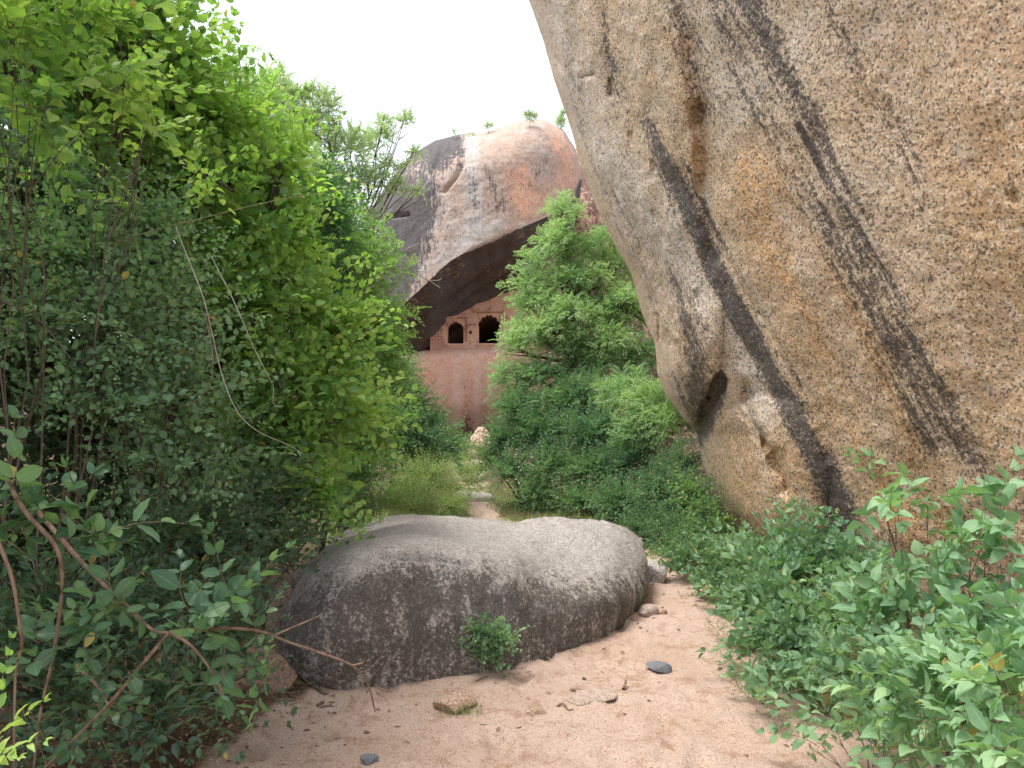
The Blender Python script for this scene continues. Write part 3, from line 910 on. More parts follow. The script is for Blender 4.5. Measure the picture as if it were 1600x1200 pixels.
def bake(tpls, pos, dirs, ups, scl, tint, tj=.26, r=rng):
    """place templates: returns combined arrays"""
    Vo, To, Mo, Uo, Ao = [], [], [], [], []
    b = 0
    which = r.integers(0, len(tpls), len(pos))
    z = dirs / np.linalg.norm(dirs, axis=1, keepdims=True)
    y = ups - z * (ups * z).sum(1, keepdims=True); y /= np.linalg.norm(y, axis=1, keepdims=True) + 1e-9
    x = np.cross(y, z)
    M = np.stack([x, y, z], 2)       # columns
    for k, (V, T, mi, uv, lid) in enumerate(tpls):
        s = np.where(which == k)[0]
        if not len(s): continue
        W = np.einsum('nij,vj->nvi', M[s], V) * scl[s][:, None, None] + pos[s][:, None]
        nv = len(V)
        lr = r.uniform(-tj, tj, size=(len(s), lid.max() + 1))
        tt = np.clip(tint[s][:, None] + lr[:, lid], 0, .94)
        old = r.uniform(size=lr.shape) < .008; tt = np.where(old[:, lid], 1., tt)
        Vo.append(W.reshape(-1, 3)); Ao.append(tt.ravel())
        To.append((T[None] + (np.arange(len(s)) * nv)[:, None, None] + b).reshape(-1, 3))
        Mo.append(np.tile(mi, len(s))); Uo.append(np.tile(uv, (len(s), 1)))
        b += len(s) * nv
    V = np.concatenate(Vo); uv = np.concatenate(Uo)
    return V, np.concatenate(To), np.concatenate(Mo), np.concatenate(Ao), np.concatenate([uv, np.zeros((len(uv), 1))], 1)


def leaves_obj(name, data, mats, parent, off=(0, 0, 0), smooth=False):
    V, T, mi, ti, uv = data
    return link(name, make_mesh(name, V - np.array(off), T, mats, mi, {'tint': ti, 'luv': uv}, smooth), parent)


SP = {}


def species(name, mats, nvar=7, seed=1, **kw):
    r = np.random.default_rng(seed)
    SP[name] = ([spray(r, **kw) for _ in range(nvar)], mats, kw['L'])


G = leafmat
species('creeper', [G('leaf_creeper', [(.060, .145, .035), (.105, .225, .040), (.19, .33, .045), (.30, .41, .075)], .42, .50), M_STEM], L=.42, n=10, leafL=.078, W=.74, kind='m', arr='alt', ang=65, bend=.3, seed=2)
species('smalldark', [G('leaf_small_dark', [(.070, .15, .070), (.105, .215, .090), (.17, .30, .11)], .5, .38), M_BARK], L=.34, n=12, leafL=.040, W=.78, kind='m', arr='alt', ang=65, bend=.2, seed=3, jit=.45, rad=.0018)
species('darkbroad', [G('leaf_dark_broad', [(.040, .090, .048), (.060, .125, .060), (.095, .18, .065)], .4, .35), M_STEM], L=.38, n=8, leafL=.062, W=.60, kind='m', arr='alt', ang=60, bend=.35, seed=4)
species('bigleft', [G('leaf_big_green', [(.035, .095, .048), (.058, .135, .058), (.11, .22, .06)], .38, .42, veins=.35), M_REDSTEM], L=.24, n=4, leafL=.088, W=.56, kind='e', arr='opp', ang=58, bend=.2, seed=5, curl=.2)
species('nearbright', [G('leaf_near_bright', [(.07, .19, .05), (.13, .30, .05), (.26, .38, .05)], .38, .45, veins=.35), M_STEM], L=.34, n=5, leafL=.08, W=.55, kind='d', arr='opp', ang=55, bend=.2, seed=51, curl=.25)
species('feather', [G('leaf_feathery', [(.105, .215, .070), (.19, .33, .085), (.30, .43, .12)], .5, .48), M_BARK], L=.36, n=5, leafL=.052, W=.42, kind='s', arr='pin', ang=60, bend=.25, seed=6, rad=.003)
species('neem', [G('leaf_pinnate', [(.085, .175, .090), (.140, .26, .125), (.23, .36, .16), (.34, .44, .22)], .45, .42), M_BARK], L=.42, n=5, leafL=.075, W=.34, kind='s', arr='pin', ang=55, bend=.1, seed=7, rad=.004, curl=.25)
species('lantana', [G('leaf_lantana', [(.060, .150, .068), (.10, .21, .09), (.17, .29, .11)], .5, .38), M_BARK], L=.45, n=9, leafL=.062, W=.62, kind='s', arr='opp', ang=60, bend=.3, seed=8, rad=.003, jit=.35)
species('olive', [G('leaf_olive', [(.20, .26, .18), (.28, .34, .24), (.36, .43, .30)], .5, .58), M_BARK], L=.50, n=20, leafL=.10, W=.5, kind='s', arr='alt', ang=55, bend=.15, seed=9, rad=.006, jit=.5)
species('glossy', [G('leaf_glossy', [(.030, .105, .035), (.05, .16, .045), (.10, .26, .06)], .28, .35), M_BARK], L=.40, n=9, leafL=.10, W=.33, kind='m', arr='alt', ang=55, bend=.2, seed=10)
species('mint', [G('leaf_hairy', [(.075, .165, .075), (.125, .25, .115), (.20, .33, .14)], .55, .34, .35, veins=.30), M_STEM], L=.30, n=4, leafL=.122, W=.64, kind='d', arr='opp', ang=68, bend=.12, seed=11, curl=.28, rad=.0022, taper=.35, n0=.3)
species('mintsmall', [G('leaf_hairy_small', [(.065, .145, .068), (.11, .22, .10), (.18, .295, .12)], .55, .34, .35), M_STEM], L=.24, n=4, leafL=.078, W=.66, kind='m', arr='opp', ang=66, bend=.18, seed=12, rad=.0022, n0=.2)
species('herb', [G('leaf_herb', [(.09, .18, .05), (.17, .28, .07), (.30, .38, .11)], .5, .42), M_STEM], L=.30, n=9, leafL=.032, W=.5, kind='s', arr='alt', ang=55, bend=.2, seed=13, rad=.002, jit=.4)
species('ivy', [G('leaf_ivy', [(.05, .14, .05), (.10, .22, .065), (.22, .35, .07)], .4, .4), M_STEM], L=.45, n=8, leafL=.075, W=.66, kind='m', arr='alt', ang=70, bend=.3, seed=14)


def clump_points(cl, dens, r, shell=(.62, 1.0), reach=0., out=.55):
    """cl: list of (centre, (rx,ry,rz), weight, tint) -> pos, dir, up, tint"""
    P_, D_, U_, T_ = [], [], [], []
    for c, rad, w, tn in cl:
        rad = np.array(rad, float)
        area = 4 * math.pi * (np.prod(rad) ** (2 / 3))
        n = max(3, int(area * dens * w))
        d = r.normal(size=(n, 3)); d /= np.linalg.norm(d, axis=1, keepdims=True)
        # fewer sprays underneath
        d[:, 2] = np.where((d[:, 2] < -.3) & (r.uniform(size=n) < .55), -d[:, 2], d[:, 2])
        rr = shell[0] + (shell[1] - shell[0]) * r.uniform(size=n) ** .6
        lump = 1 + .42 * vnoise(c + d * rad, 2.6 / max(.3, rad.mean()), 77, 2)
        eff = np.maximum(rad - reach * .62, rad * .22)
        p = c + d * eff * (rr * lump)[:, None]
        dr = d * .9 + r.normal(size=(n, 3)) * .45; dr[:, 2] += .25
        up = d * out + np.array([0, 0, .8]) + r.normal(size=(n, 3)) * .35
        P_.append(p); D_.append(dr); U_.append(up)
        T_.append(np.clip(tn + .30 * vnoise(p, 2.5, 78, 2) + .10 * r.normal(size=n), 0, 1))
    return np.concatenate(P_), np.concatenate(D_), np.concatenate(U_), np.concatenate(T_)


def plant(name, label, cat, base, clumps, sp, dens, seed, group=None, stem_r=.03, bark=None, scale=1., shell=(.6, 1.), limbs=True, crown='crown', trunk='trunk', smooth=False, out=.55, jit=.12, fork=None, extra=None, twigs=0):
    """clumps: (px, py, depth, rx, ry, rz, weight, tint)"""
    r = np.random.default_rng(seed)
    base = np.array(base, float)
    root = empty(name, tuple(base), label, cat, group)
    cl = [(P(a, b, d), (rx, ry, rz), w, t) for a, b, d, rx, ry, rz, w, t in clumps]
    tpl, mats, L = SP[sp]
    pos, dr, up, tn = clump_points(cl, dens, r, shell, L * scale, out)
    # nothing grows below the ground
    g = gz(pos[:, 0], pos[:, 1])
    pos[:, 2] = np.maximum(pos[:, 2], g + .03)
    low = pos[:, 2] < g + .12
    dr[low, 2] = np.abs(dr[low, 2]) + .3
    sc = scale * r.uniform(.55, 1.2, len(pos))
    data = bake(tpl, pos, dr, up, sc, tn, r=r)
    leaves_obj(crown, data, mats, root, base, smooth)
    if limbs:
        lst = []
        cs = np.array([c for c, *_ in cl])
        hub = base.copy() if fork is None else np.array(fork, float)
        if fork is not None:
            lst.append((wander(base - [0, 0, .1], hub, 8, jit * .6, r), np.linspace(stem_r, stem_r * .75, 8)))
        for c, rad, w, t in cl:
            e = np.array(c) + np.array([0, 0, rad[2] * .3])
            n = 10
            p = wander(hub - [0, 0, .08 if fork is None else 0], e, n, jit * np.linalg.norm(e - hub) * .35, r, sag=.06 * np.linalg.norm(e - hub))
            lst.append((p, np.linspace(stem_r * .6, stem_r * .12, n)))
            for k in range(3 + twigs):
                s0 = p[r.integers(n // 2, n)]
                dv = r.normal(size=3); dv /= np.linalg.norm(dv)
                e2 = np.array(c) + dv * np.array(rad) * .9
                lst.append((wander(s0, e2, 6, jit * .25 * np.linalg.norm(e2 - s0), r), np.linspace(stem_r * .25, stem_r * .06, 6)))
        tubes_obj(trunk, lst, bark or M_BARK, root, base, 6)
    if extra: extra(root, base, r)
    return root


EXPOSURE = 1.42
build_ground(); build_giant(); build_front(); build_overhang(); build_far(); build_wall()
# ------------------------------------------------------------------ vegetation
def xyz(px, d):
    p = P(px, 640, d); return (float(p[0]), float(p[1]), gzf(p[0], p[1]))


def fewstems(root, base, r):
    lst = []
    for pts, rad in [([(100, 800, 3.5), (120, 700, 3.4), (105, 560, 3.35), (60, 430, 3.4)], .011), ([(230, 800, 3.5), (190, 660, 3.35), (165, 560, 3.3), (110, 470, 3.3)], .010),
                     ([(20, 760, 3.4), (60, 600, 3.2), (90, 500, 3.2), (160, 440, 3.25)], .008), ([(250, 780, 3.6), (262, 640, 3.5), (300, 560, 3.5), (330, 500, 3.6)], .008), ([(0, 470, 3.1), (60, 500, 3.05), (110, 560, 3.05)], .006)]:
        q = catmull([P(*p) for p in pts], 6); lst.append((q, np.linspace(rad, rad * .35, len(q))))
    tubes_obj('stem', lst, M_BARK, root, base, 6)


def veg_left():
    # bright broad-leaved creeper smothering a tree, nearest the path
    plant('creeper_covered_tree', 'tall tree smothered in bright green round-leaved creeper on the left of the path', 'tree', xyz(330, 5.4),
          [(90, 30, 4.1, .42, .45, .36, 1, .35), (180, 20, 4.4, .34, .4, .30, 1, .5), (130, 150, 4.0, .36, .4, .30, .9, .35), (222, 140, 4.6, .33, .4, .33, 1, .55),
           (298, 205, 4.9, .34, .4, .33, 1, .62), (290, 280, 4.6, .36, .4, .33, .9, .5), (372, 285, 5.1, .32, .4, .32, 1, .72), (350, 375, 4.8, .36, .4, .33, 1, .5),
           (440, 385, 5.3, .30, .4, .32, 1, .72), (395, 480, 4.9, .35, .4, .33, 1, .5), (470, 490, 5.3, .28, .4, .30, 1, .68), (420, 590, 4.9, .34, .4, .30, 1, .45),
           (500, 590, 5.4, .22, .3, .24, 1, .62), (470, 680, 5.1, .28, .35, .24, 1, .5), (400, 690, 4.8, .26, .3, .22, .8, .35), (520, 690, 5.5, .18, .25, .18, 1, .6), (310, 470, 4.5, .28, .3, .26, .7, .35),
           (240, 20, 4.6, .06, .06, .06, 12, .6), (285, 118, 4.7, .06, .06, .06, 12, .7), (365, 185, 5.0, .06, .06, .06, 12, .75), (440, 260, 5.1, .06, .06, .06, 12, .8), (548, 640, 5.4, .05, .05, .05, 12, .8), (530, 520, 5.4, .06, .06, .06, 12, .8), (495, 770, 5.0, .06, .06, .06, 12, .6)],
          'creeper', 72, 11, out=1.2, scale=1.12, stem_r=.10, fork=P(300, 700, 5.5), twigs=1)
    plant('climber', 'large-leaved pale green climber dangling at the top left corner', 'climber', xyz(60, 3.4),
          [(180, 40, 3.1, .16, .2, .22, 1, .75), (195, 150, 3.1, .14, .2, .2, 1, .7), (60, 180, 2.9, .2, .2, .14, 1, .55), (20, 60, 2.8, .2, .2, .18, 1, .7), (60, 0, 2.9, .2, .2, .12, 1, .7), (240, 210, 3.3, .1, .14, .1, 1, .8), (310, 330, 3.7, .10, .1, .08, .8, .8), (215, 330, 3.5, .08, .1, .06, .8, .8)],
          'creeper', 60, 10, out=1.0, stem_r=.012, scale=.9, crown='foliage', trunk='stem')
    plant('tree', 'dark dense tree filling the left edge behind the creeper', 'tree', xyz(60, 6.6),
          [(-150, 60, 6.2, 1.1, .8, 1.0, 1, .3), (-60, 420, 4.8, .5, .5, .6, 1.2, .3), (-60, 600, 4.8, .5, .5, .6, 1.2, .3), (60, 300, 5.2, .5, .4, .5, 1, .3), (60, 120, 6.2, .8, .7, .8, 1, .3), (190, 260, 6.2, .8, .7, .8, 1, .3), (0, 380, 6.0, .9, .7, .8, 1, .25), (200, 480, 6.2, .8, .7, .8, 1, .3),
           (330, 500, 6.4, .6, .6, .7, 1, .3), (40, 640, 5.8, .8, .7, .7, 1, .2), (220, 700, 5.8, .8, .7, .7, 1, .2), (380, 690, 6.0, .55, .5, .6, 1, .25), (360, 850, 5.6, .5, .5, .5, 1, .2), (150, 880, 5.2, .7, .6, .6, 1, .2), (-60, 900, 5.0, .8, .6, .7, 1, .2)],
          'darkbroad', 120, 12, stem_r=.06, fork=P(60, 640, 6.4), scale=1.25, shell=(.3, 1.))
    plant('tree', 'unseen dark tree crown beyond the top left corner shading the near bushes', 'tree', (-3.2, .3, 0),  # crown out of view, added to shade the lower left foliage
          [(-350, 120, 3.6, .6, .6, .5, 1, .3), (-500, -100, 2.6, .6, .6, .4, 1, .3), (-900, 100, 2.0, .6, .6, .5, 1, .3), (-650, -700, 1.6, .6, .6, .4, 1, .3), (-100, -420, 3.2, .5, .5, .35, 1, .3), (-1500, 300, 1.3, .6, .6, .5, 1, .3), (-420, 420, 3.2, .5, .6, .6, 1, .3), (-700, 700, 2.4, .5, .6, .6, 1, .3)],
          'darkbroad', 75, 9, stem_r=.09, fork=(-3.2, .4, 2.2), scale=1.3)
    plant('shrub', 'tangled shrub of fine twigs and tiny dull leaves in the dark of the left edge', 'shrub', xyz(120, 3.7),
          [(30, 400, 3.5, .30, .3, .26, .8, .4), (150, 420, 3.5, .30, .3, .28, 1, .5), (240, 380, 3.8, .30, .3, .26, 1, .55), (60, 520, 3.3, .30, .3, .26, .9, .4), (180, 530, 3.3, .30, .3, .28, 1, .5),
           (280, 500, 3.7, .26, .3, .26, 1, .55), (190, 640, 3.3, .26, .3, .26, .9, .4), (290, 620, 3.6, .24, .3, .24, .9, .5), (240, 740, 3.4, .22, .3, .2, .8, .35), (40, 640, 3.4, .2, .3, .15, .35, .3), (330, 720, 3.8, .2, .25, .2, .8, .4), (90, 300, 3.7, .28, .3, .2, .6, .5)],
          'smalldark', 92, 13, limbs=False, scale=1.1, out=.9, extra=fewstems, crown='foliage', trunk='stem')
    plant('shrub', 'dark leafy shrub hanging over the left end of the grey foreground boulder', 'shrub', xyz(300, 4.4),
          [(400, 790, 4.6, .26, .3, .2, 1, .45), (455, 800, 4.8, .18, .25, .16, 1, .7), (330, 830, 4.1, .26, .3, .2, 1, .3), (430, 860, 4.6, .17, .2, .14, .9, .45), (240, 860, 3.8, .26, .3, .22, 1, .25), (370, 910, 4.2, .18, .2, .16, .9, .25), (480, 850, 4.8, .07, .1, .08, .8, .9)],
          'darkbroad', 120, 14, stem_r=.025, crown='foliage', trunk='stem')
    plant('shrub', 'low dark shrub at the bottom left beside the reddish rock', 'shrub', xyz(230, 3.6),
          [(280, 960, 3.6, .24, .25, .2, 1, .2), (350, 1000, 3.7, .18, .2, .18, 1, .25), (180, 1010, 3.3, .24, .25, .2, 1, .2), (330, 1080, 3.5, .16, .2, .13, 1, .3), (250, 1120, 3.2, .22, .25, .16, 1, .3), (120, 1110, 3.0, .24, .25, .18, 1, .3), (30, 1080, 3.0, .22, .25, .25, 1, .2), (70, 960, 3.2, .25, .25, .25, .9, .2)],
          'darkbroad', 120, 15, stem_r=.02, crown='foliage', trunk='stem')

    # the near sapling with large opposite leaves and long woody stems
    def stems(root, base, r):
        S = [([(8, 745, 2.0), (40, 800, 1.95), (90, 860, 1.95), (96, 930, 2.0), (82, 1030, 2.05), (62, 1120, 2.1), (50, 1230, 2.15)], .0065),
             ([(-10, 830, 1.8), (18, 900, 1.8), (30, 970, 1.8), (34, 1010, 1.82), (24, 1060, 1.84), (22, 1220, 1.85)], .005),
             ([(60, 800, 2.3), (140, 892, 2.2), (200, 948, 2.15), (240, 985, 2.1), (265, 988, 2.1)], .0075),
             ([(265, 988, 2.1), (225, 1035, 2.1), (170, 1100, 2.15), (100, 1170, 2.2), (50, 1220, 2.2)], .006),
             ([(265, 988, 2.1), (330, 982, 2.15), (400, 985, 2.2), (450, 1003, 2.25), (500, 1020, 2.3), (550, 1040, 2.35), (575, 1070, 2.4), (586, 1112, 2.45)], .0052),
             ([(265, 988, 2.1), (300, 1010, 2.1), (335, 1055, 2.1), (350, 1090, 2.12)], .005),
             ([(120, 1040, 2.3), (155, 1075, 2.25), (168, 1100, 2.2)], .006),
             ([(548, 1040, 2.35), (566, 1036, 2.35), (570, 1028, 2.34)], .0035), ([(430, 992, 2.2), (470, 975, 2.2), (500, 962, 2.2)], .0035),
             ([(510, 1020, 2.3), (514, 1000, 2.3), (508, 985, 2.3)], .0028)]
        lst = []
        for pts, rad in S:
            q = catmull([P(*p) for p in pts], 6); lst.append((q, np.linspace(rad, rad * .45, len(q))))
        tubes_obj('stem', lst, M_REDSTEM, root, base, 7)
    plant('sapling', 'large-leaved sapling with long bare stems at the near left reaching toward the boulder', 'plant', xyz(60, 2.2),
          [(60, 1010, 2.15, .09, .1, .05, 1, .35), (120, 975, 2.1, .10, .1, .05, 1, .45), (180, 950, 2.1, .10, .1, .05, 1, .4), (300, 960, 2.15, .10, .1, .05, .9, .4), (370, 935, 2.2, .08, .1, .04, 1, .6), (340, 985, 2.15, .08, .08, .05, 1, .5),
           (400, 985, 2.2, .07, .08, .04, 1, .6), (425, 1045, 2.2, .05, .05, .04, .5, .75), (20, 760, 1.9, .11, .1, .03, .6, .75), (85, 800, 2.0, .10, .1, .03, .6, .6), (155, 840, 2.1, .06, .06, .03, 1, .9), (20, 840, 2.0, .10, .1, .05, 1, .3),
           (340, 1070, 2.2, .08, .08, .05, .8, .4), (120, 1160, 2.2, .10, .1, .06, .8, .3), (230, 1090, 2.3, .08, .08, .05, .6, .2), (60, 880, 2.0, .1, .1, .05, .6, .3)],
          'bigleft', 78, 16, limbs=False, scale=.78, extra=stems, crown='foliage', smooth=True)
    plant('plant', 'bright green serrated plant at the bottom left corner nearest the viewer', 'plant', xyz(-60, 1.3),
          [(-20, 1120, 1.15, .03, .04, .03, 2, .5), (-25, 1185, 1.15, .03, .04, .03, 2, .8)], 'nearbright', 220, 17, stem_r=.004, scale=.34, crown='foliage', trunk='stem', smooth=True)

    # further back along the left side
    plant('shrub', 'yellow-green feathery shrub beyond the creeper with its edge against the cave', 'shrub', xyz(540, 8.4),
          [(520, 430, 8.3, .50, .5, .42, 1, .5), (575, 420, 8.8, .32, .4, .30, 1, .65), (578, 500, 8.8, .22, .35, .3, 1, .6), (550, 540, 8.2, .40, .45, .4, 1, .45), (582, 575, 8.4, .22, .3, .26, 1, .55), (560, 640, 8.0, .36, .4, .36, 1, .5), (520, 720, 7.6, .35, .4, .3, 1, .4), (540, 360, 8.6, .22, .3, .16, .8, .6)],
          'feather', 62, 18, stem_r=.05, twigs=1)
    plant('tree', 'light green feathery tree top showing above the creeper against the sky', 'tree', xyz(410, 8.0),
          [(385, 200, 7.6, .36, .5, .40, .8, .75), (430, 250, 7.9, .32, .4, .32, .8, .7), (345, 140, 7.2, .28, .4, .25, .6, .8), (440, 310, 7.8, .4, .5, .36, 1, .6), (480, 340, 7.9, .34, .4, .3, 1, .5), (420, 330, 7.6, .3, .3, .3, .8, .6)],
          'feather', 52, 19, stem_r=.06, fork=P(430, 450, 8.0))
    plant('shrub', 'dark glossy narrow-leaved shrub between the creeper and the feathery shrub', 'shrub', xyz(500, 6.6),
          [(500, 335, 6.5, .26, .3, .20, 1, .5), (470, 380, 6.5, .24, .3, .20, 1, .4), (530, 370, 6.7, .18, .2, .14, 1, .5), (510, 600, 6.6, .24, .3, .3, 1, .3), (500, 470, 6.6, .22, .3, .3, .9, .3)],
          'glossy', 110, 20, stem_r=.03, fork=P(490, 560, 6.6), crown='foliage', trunk='stem')
    plant('tree', 'sparse grey-green tree standing against the sky left of the overhanging boulder', 'tree', xyz(545, 19),
          [(470, 200, 18, .8, .8, .7, 1, .4), (512, 165, 18, .42, .5, .5, .8, .5), (440, 160, 18, .6, .6, .6, .8, .5), (545, 235, 18.5, .85, .8, .6, 1, .5), (595, 215, 18.6, .5, .5, .32, .7, .6), (632, 190, 18.8, .36, .35, .25, .7, .5), (600, 190, 18.5, .3, .3, .25, .7, .5), (648, 240, 18.8, .26, .3, .24, .6, .5), (655, 300, 19, .3, .3, .16, .6, .5), (480, 150, 18, .35, .3, .35, .6, .5), (500, 290, 18, .9, .8, .6, 1, .3), (570, 290, 18.6, .75, .7, .5, .9, .4), (610, 262, 18.8, .45, .4, .28, .7, .5), (560, 340, 18.4, .7, .6, .4, .8, .3), (625, 290, 19, .35, .3, .22, .6, .5), (430, 130, 18, .5, .5, .45, .6, .5), (460, 150, 18, .4, .4, .3, .5, .5)],
          'olive', 66, 21, stem_r=.06, fork=P(545, 400, 19), scale=.62, shell=(.05, 1.15))
    plant('shrub', 'dark green leafy shrub at the far left foot of the pink boulder', 'shrub', xyz(640, 12.2),
          [(608, 590, 12.6, .40, .5, .4, 1, .6), (632, 640, 12.4, .46, .5, .36, 1, .4), (670, 675, 12.6, .36, .4, .26, 1, .4), (610, 680, 11.5, .6, .5, .5, 1, .35), (660, 700, 11.8, .5, .5, .3, 1, .4), (600, 600, 12, .5, .5, .5, 1, .5), (700, 700, 13, .3, .3, .2, 1, .5)],
          'lantana', 95, 22, stem_r=.04, crown='foliage', trunk='stem', scale=1.1)
    # bright new growth in front of it
    plant('shrub', 'yellowish broad-leaved shrub spilling over the lower left side of the path', 'shrub', xyz(560, 7.4),
          [(585, 690, 8.6, .30, .3, .26, 1, .8), (550, 650, 7.6, .22, .3, .2, 1, .8), (560, 750, 7.2, .28, .3, .2, 1, .5), (520, 780, 6.9, .26, .3, .16, 1, .45), (595, 650, 9.6, .25, .3, .2, 1, .7)],
          'ivy', 90, 23, stem_r=.02, crown='foliage', trunk='stem')
    HB = [('pale yellow-green herb clump behind the left half of the foreground boulder', [(600, 790, 8.6, .40, .4, .16, 1, .5), (560, 795, 8.0, .3, .3, .14, 1, .4), (640, 775, 9.4, .42, .4, .20, 1, .6)], 81),
          ('tall yellow-green herb clump left of the far grey rock', [(660, 745, 10.6, .42, .4, .22, 1, .7), (690, 765, 11.0, .40, .4, .22, 1, .6), (650, 800, 9.0, .30, .3, .12, 1, .5), (705, 790, 10.2, .22, .3, .14, 1, .6)], 82),
          ('pale herb clump on the far bend of the path below the pointed rock', [(700, 720, 15.2, .5, .5, .26, 1, .8), (725, 740, 14.5, .32, .4, .2, 1, .8), (745, 735, 15.5, .3, .3, .14, 1, .7), (738, 755, 13.0, .3, .3, .10, .8, .6), (725, 785, 11.6, .2, .3, .08, .8, .6), (715, 700, 17.5, .5, .4, .25, 1, .6)], 83)]
    for lab, cl, sd in HB:
        a = cl[0]
        plant('herb_clump', lab, 'plant', xyz(a[0], a[2]), cl, 'herb', 260, sd, group='herb clumps at the far end of the path', stem_r=.008, crown='foliage', trunk='stem', scale=1.1)


def veg_centre():
    plant('tree', 'tall feathery light-green tree between the arched wall and the leaning boulder', 'tree', xyz(900, 14.6),
          [(884, 335, 14, .26, .3, .30, 1, .85), (872, 385, 14, .42, .4, .30, 1, .7), (905, 400, 14.1, .34, .4, .3, .9, .6), (945, 385, 14.2, .30, .3, .26, 1, .85), (962, 430, 14.2, .45, .4, .4, 1, .7), (835, 415, 13.9, .28, .3, .18, 1, .6),
           (820, 455, 13.8, .28, .3, .22, 1, .6), (890, 455, 13.9, .46, .5, .38, 1, .5), (850, 490, 13.7, .55, .5, .36, 1, .6), (940, 500, 13.9, .5, .5, .4, 1, .45), (985, 500, 13.8, .4, .4, .4, 1, .45), (832, 528, 13.5, .46, .5, .26, 1, .75), (805, 546, 13.4, .30, .3, .14, 1, .9), (925, 440, 13.8, .3, .3, .2, 1, .8), (870, 520, 13.2, .35, .3, .2, 1, .8), (960, 540, 13.1, .35, .3, .2, 1, .75),
           (880, 555, 13.5, .55, .5, .40, 1, .45), (960, 575, 13.4, .55, .5, .4, 1, .4), (850, 600, 13.2, .4, .4, .3, 1, .3), (780, 600, 13.2, .26, .25, .06, .5, .4), (1005, 570, 13.2, .35, .4, .4, 1, .35),
           (800, 590, 13.2, .30, .3, .24, 1, .6), (860, 640, 12.9, .45, .4, .3, 1, .6), (920, 620, 12.9, .45, .4, .3, 1, .6), (810, 640, 13.0, .32, .3, .26, 1, .5), (975, 480, 13.5, .3, .3, .3, 1, .8), (900, 500, 13.2, .4, .3, .3, 1, .65)],
          'neem', 46, 31, stem_r=.09, fork=P(900, 560, 14.4), scale=.72, shell=(.5, 1.))
    plant('shrub', 'broad dark green shrub with small pink flower heads on the right of the far path', 'shrub', xyz(820, 12.2),
          [(815, 645, 12.7, .42, .5, .34, 1, .4), (790, 690, 12.5, .38, .4, .34, 1, .45), (850, 680, 12.2, .5, .5, .4, 1, .3), (800, 740, 12.0, .42, .4, .30, 1, .6), (870, 735, 11.7, .5, .5, .36, 1, .6), (770, 720, 12.4, .18, .3, .3, 1, .6), (840, 775, 11.6, .4, .4, .2, 1, .5)],
          'lantana', 92, 32, stem_r=.04, crown='foliage', trunk='stem', extra=flowers)
    plant('shrub', 'tangled green shrub behind the right end of the foreground boulder', 'shrub', xyz(950, 11.0),
          [(925, 680, 11.6, .5, .5, .4, 1, .35), (930, 740, 11.2, .48, .5, .36, 1, .55), (985, 730, 10.8, .5, .5, .4, 1, .4), (970, 790, 10.2, .42, .4, .26, 1, .45), (905, 790, 10.9, .34, .4, .18, 1, .5), (900, 630, 12.6, .5, .5, .4, 1, .2)],
          'lantana', 92, 33, stem_r=.04, crown='foliage', trunk='stem')
    plant('shrub', 'paler green feathery bush against the nose of the leaning boulder', 'shrub', xyz(1040, 10.6),
          [(1020, 640, 10.8, .36, .4, .30, 1, .75), (1050, 670, 10.5, .32, .4, .28, 1, .7), (985, 620, 11.4, .4, .4, .3, 1, .5), (1000, 680, 10.9, .36, .4, .3, 1, .55)],
          'neem', 60, 34, scale=.7, stem_r=.03, crown='foliage', trunk='stem')
    plant('shrub', 'small-leaved green bush at the left foot of the leaning boulder', 'shrub', xyz(1050, 9.2),
          [(1060, 735, 9.8, .36, .4, .3, 1, .4), (1030, 770, 9.4, .38, .4, .3, 1, .4), (1080, 790, 9.0, .32, .3, .28, 1, .45), (1040, 830, 8.7, .34, .3, .22, 1, .35), (1000, 830, 9.1, .28, .3, .18, 1, .4), (1090, 850, 8.3, .30, .3, .2, 1, .5), (1050, 868, 8.0, .24, .2, .12, 1, .5)],
          'lantana', 120, 35, stem_r=.03, crown='foliage', trunk='stem', scale=.8)
    plant('creeper', 'round-leaved creeper climbing the left foot of the leaning boulder', 'creeper', xyz(1100, 8.6),
          [(1075, 770, 8.8, .12, .12, .14, 1, .6), (1100, 800, 8.5, .14, .12, .16, 1, .6), (1090, 840, 8.2, .14, .12, .12, 1, .7), (1125, 830, 8.3, .14, .1, .1, 1, .7)], 'ivy', 180, 36, stem_r=.008, crown='foliage', trunk='stem', scale=.7)
    # tufts growing on top of the far rocks
    for k, (lab, cl) in enumerate([
            ('round bush on the very top of the overhanging boulder', [(828, 182, 28.6, .34, .3, .22, 1, .4)]),
            ('bush at the top right where the overhanging boulder meets the leaning one', [(876, 192, 30.5, .26, .3, .34, 1, .5), (880, 178, 30.5, .14, .2, .16, 1, .5)]),
            ('small tuft left of the summit of the overhanging boulder', [(764, 197, 29.0, .22, .2, .14, 1, .5)]),
            ('tiny sprig on the left shoulder of the overhanging boulder', [(708, 206, 29.0, .10, .1, .18, .7, .5), (735, 210, 29., .22, .2, .04, .7, .6)])]):
        c = P(cl[0][0], cl[0][1] + 20, cl[0][2])
        plant('bush', lab, 'bush', tuple(c), cl, 'olive', 150, 90 + k, group='bushes on top of the far boulders', stem_r=.02, crown='foliage', trunk='stem', scale=.42, shell=(.2, 1.))


def flowers(root, base, r):
    m = NT('petal_pink'); mat = m.done((.62, .42, .45), .6)
    V, T = lath_ball((0, 0, 0), 1.); me = make_mesh('flower_head', V, T, [mat])
    for i in range(46):
        px, py = r.uniform(790, 905), r.uniform(665, 760)
        c = P(px, py, 11.9 + (760 - py) * .006 - r.uniform(.25, .45)) - base
        o = link('flower_head', me, root, tuple(c)); k = r.uniform(.016, .028); o.scale = (k, k, k * .7)


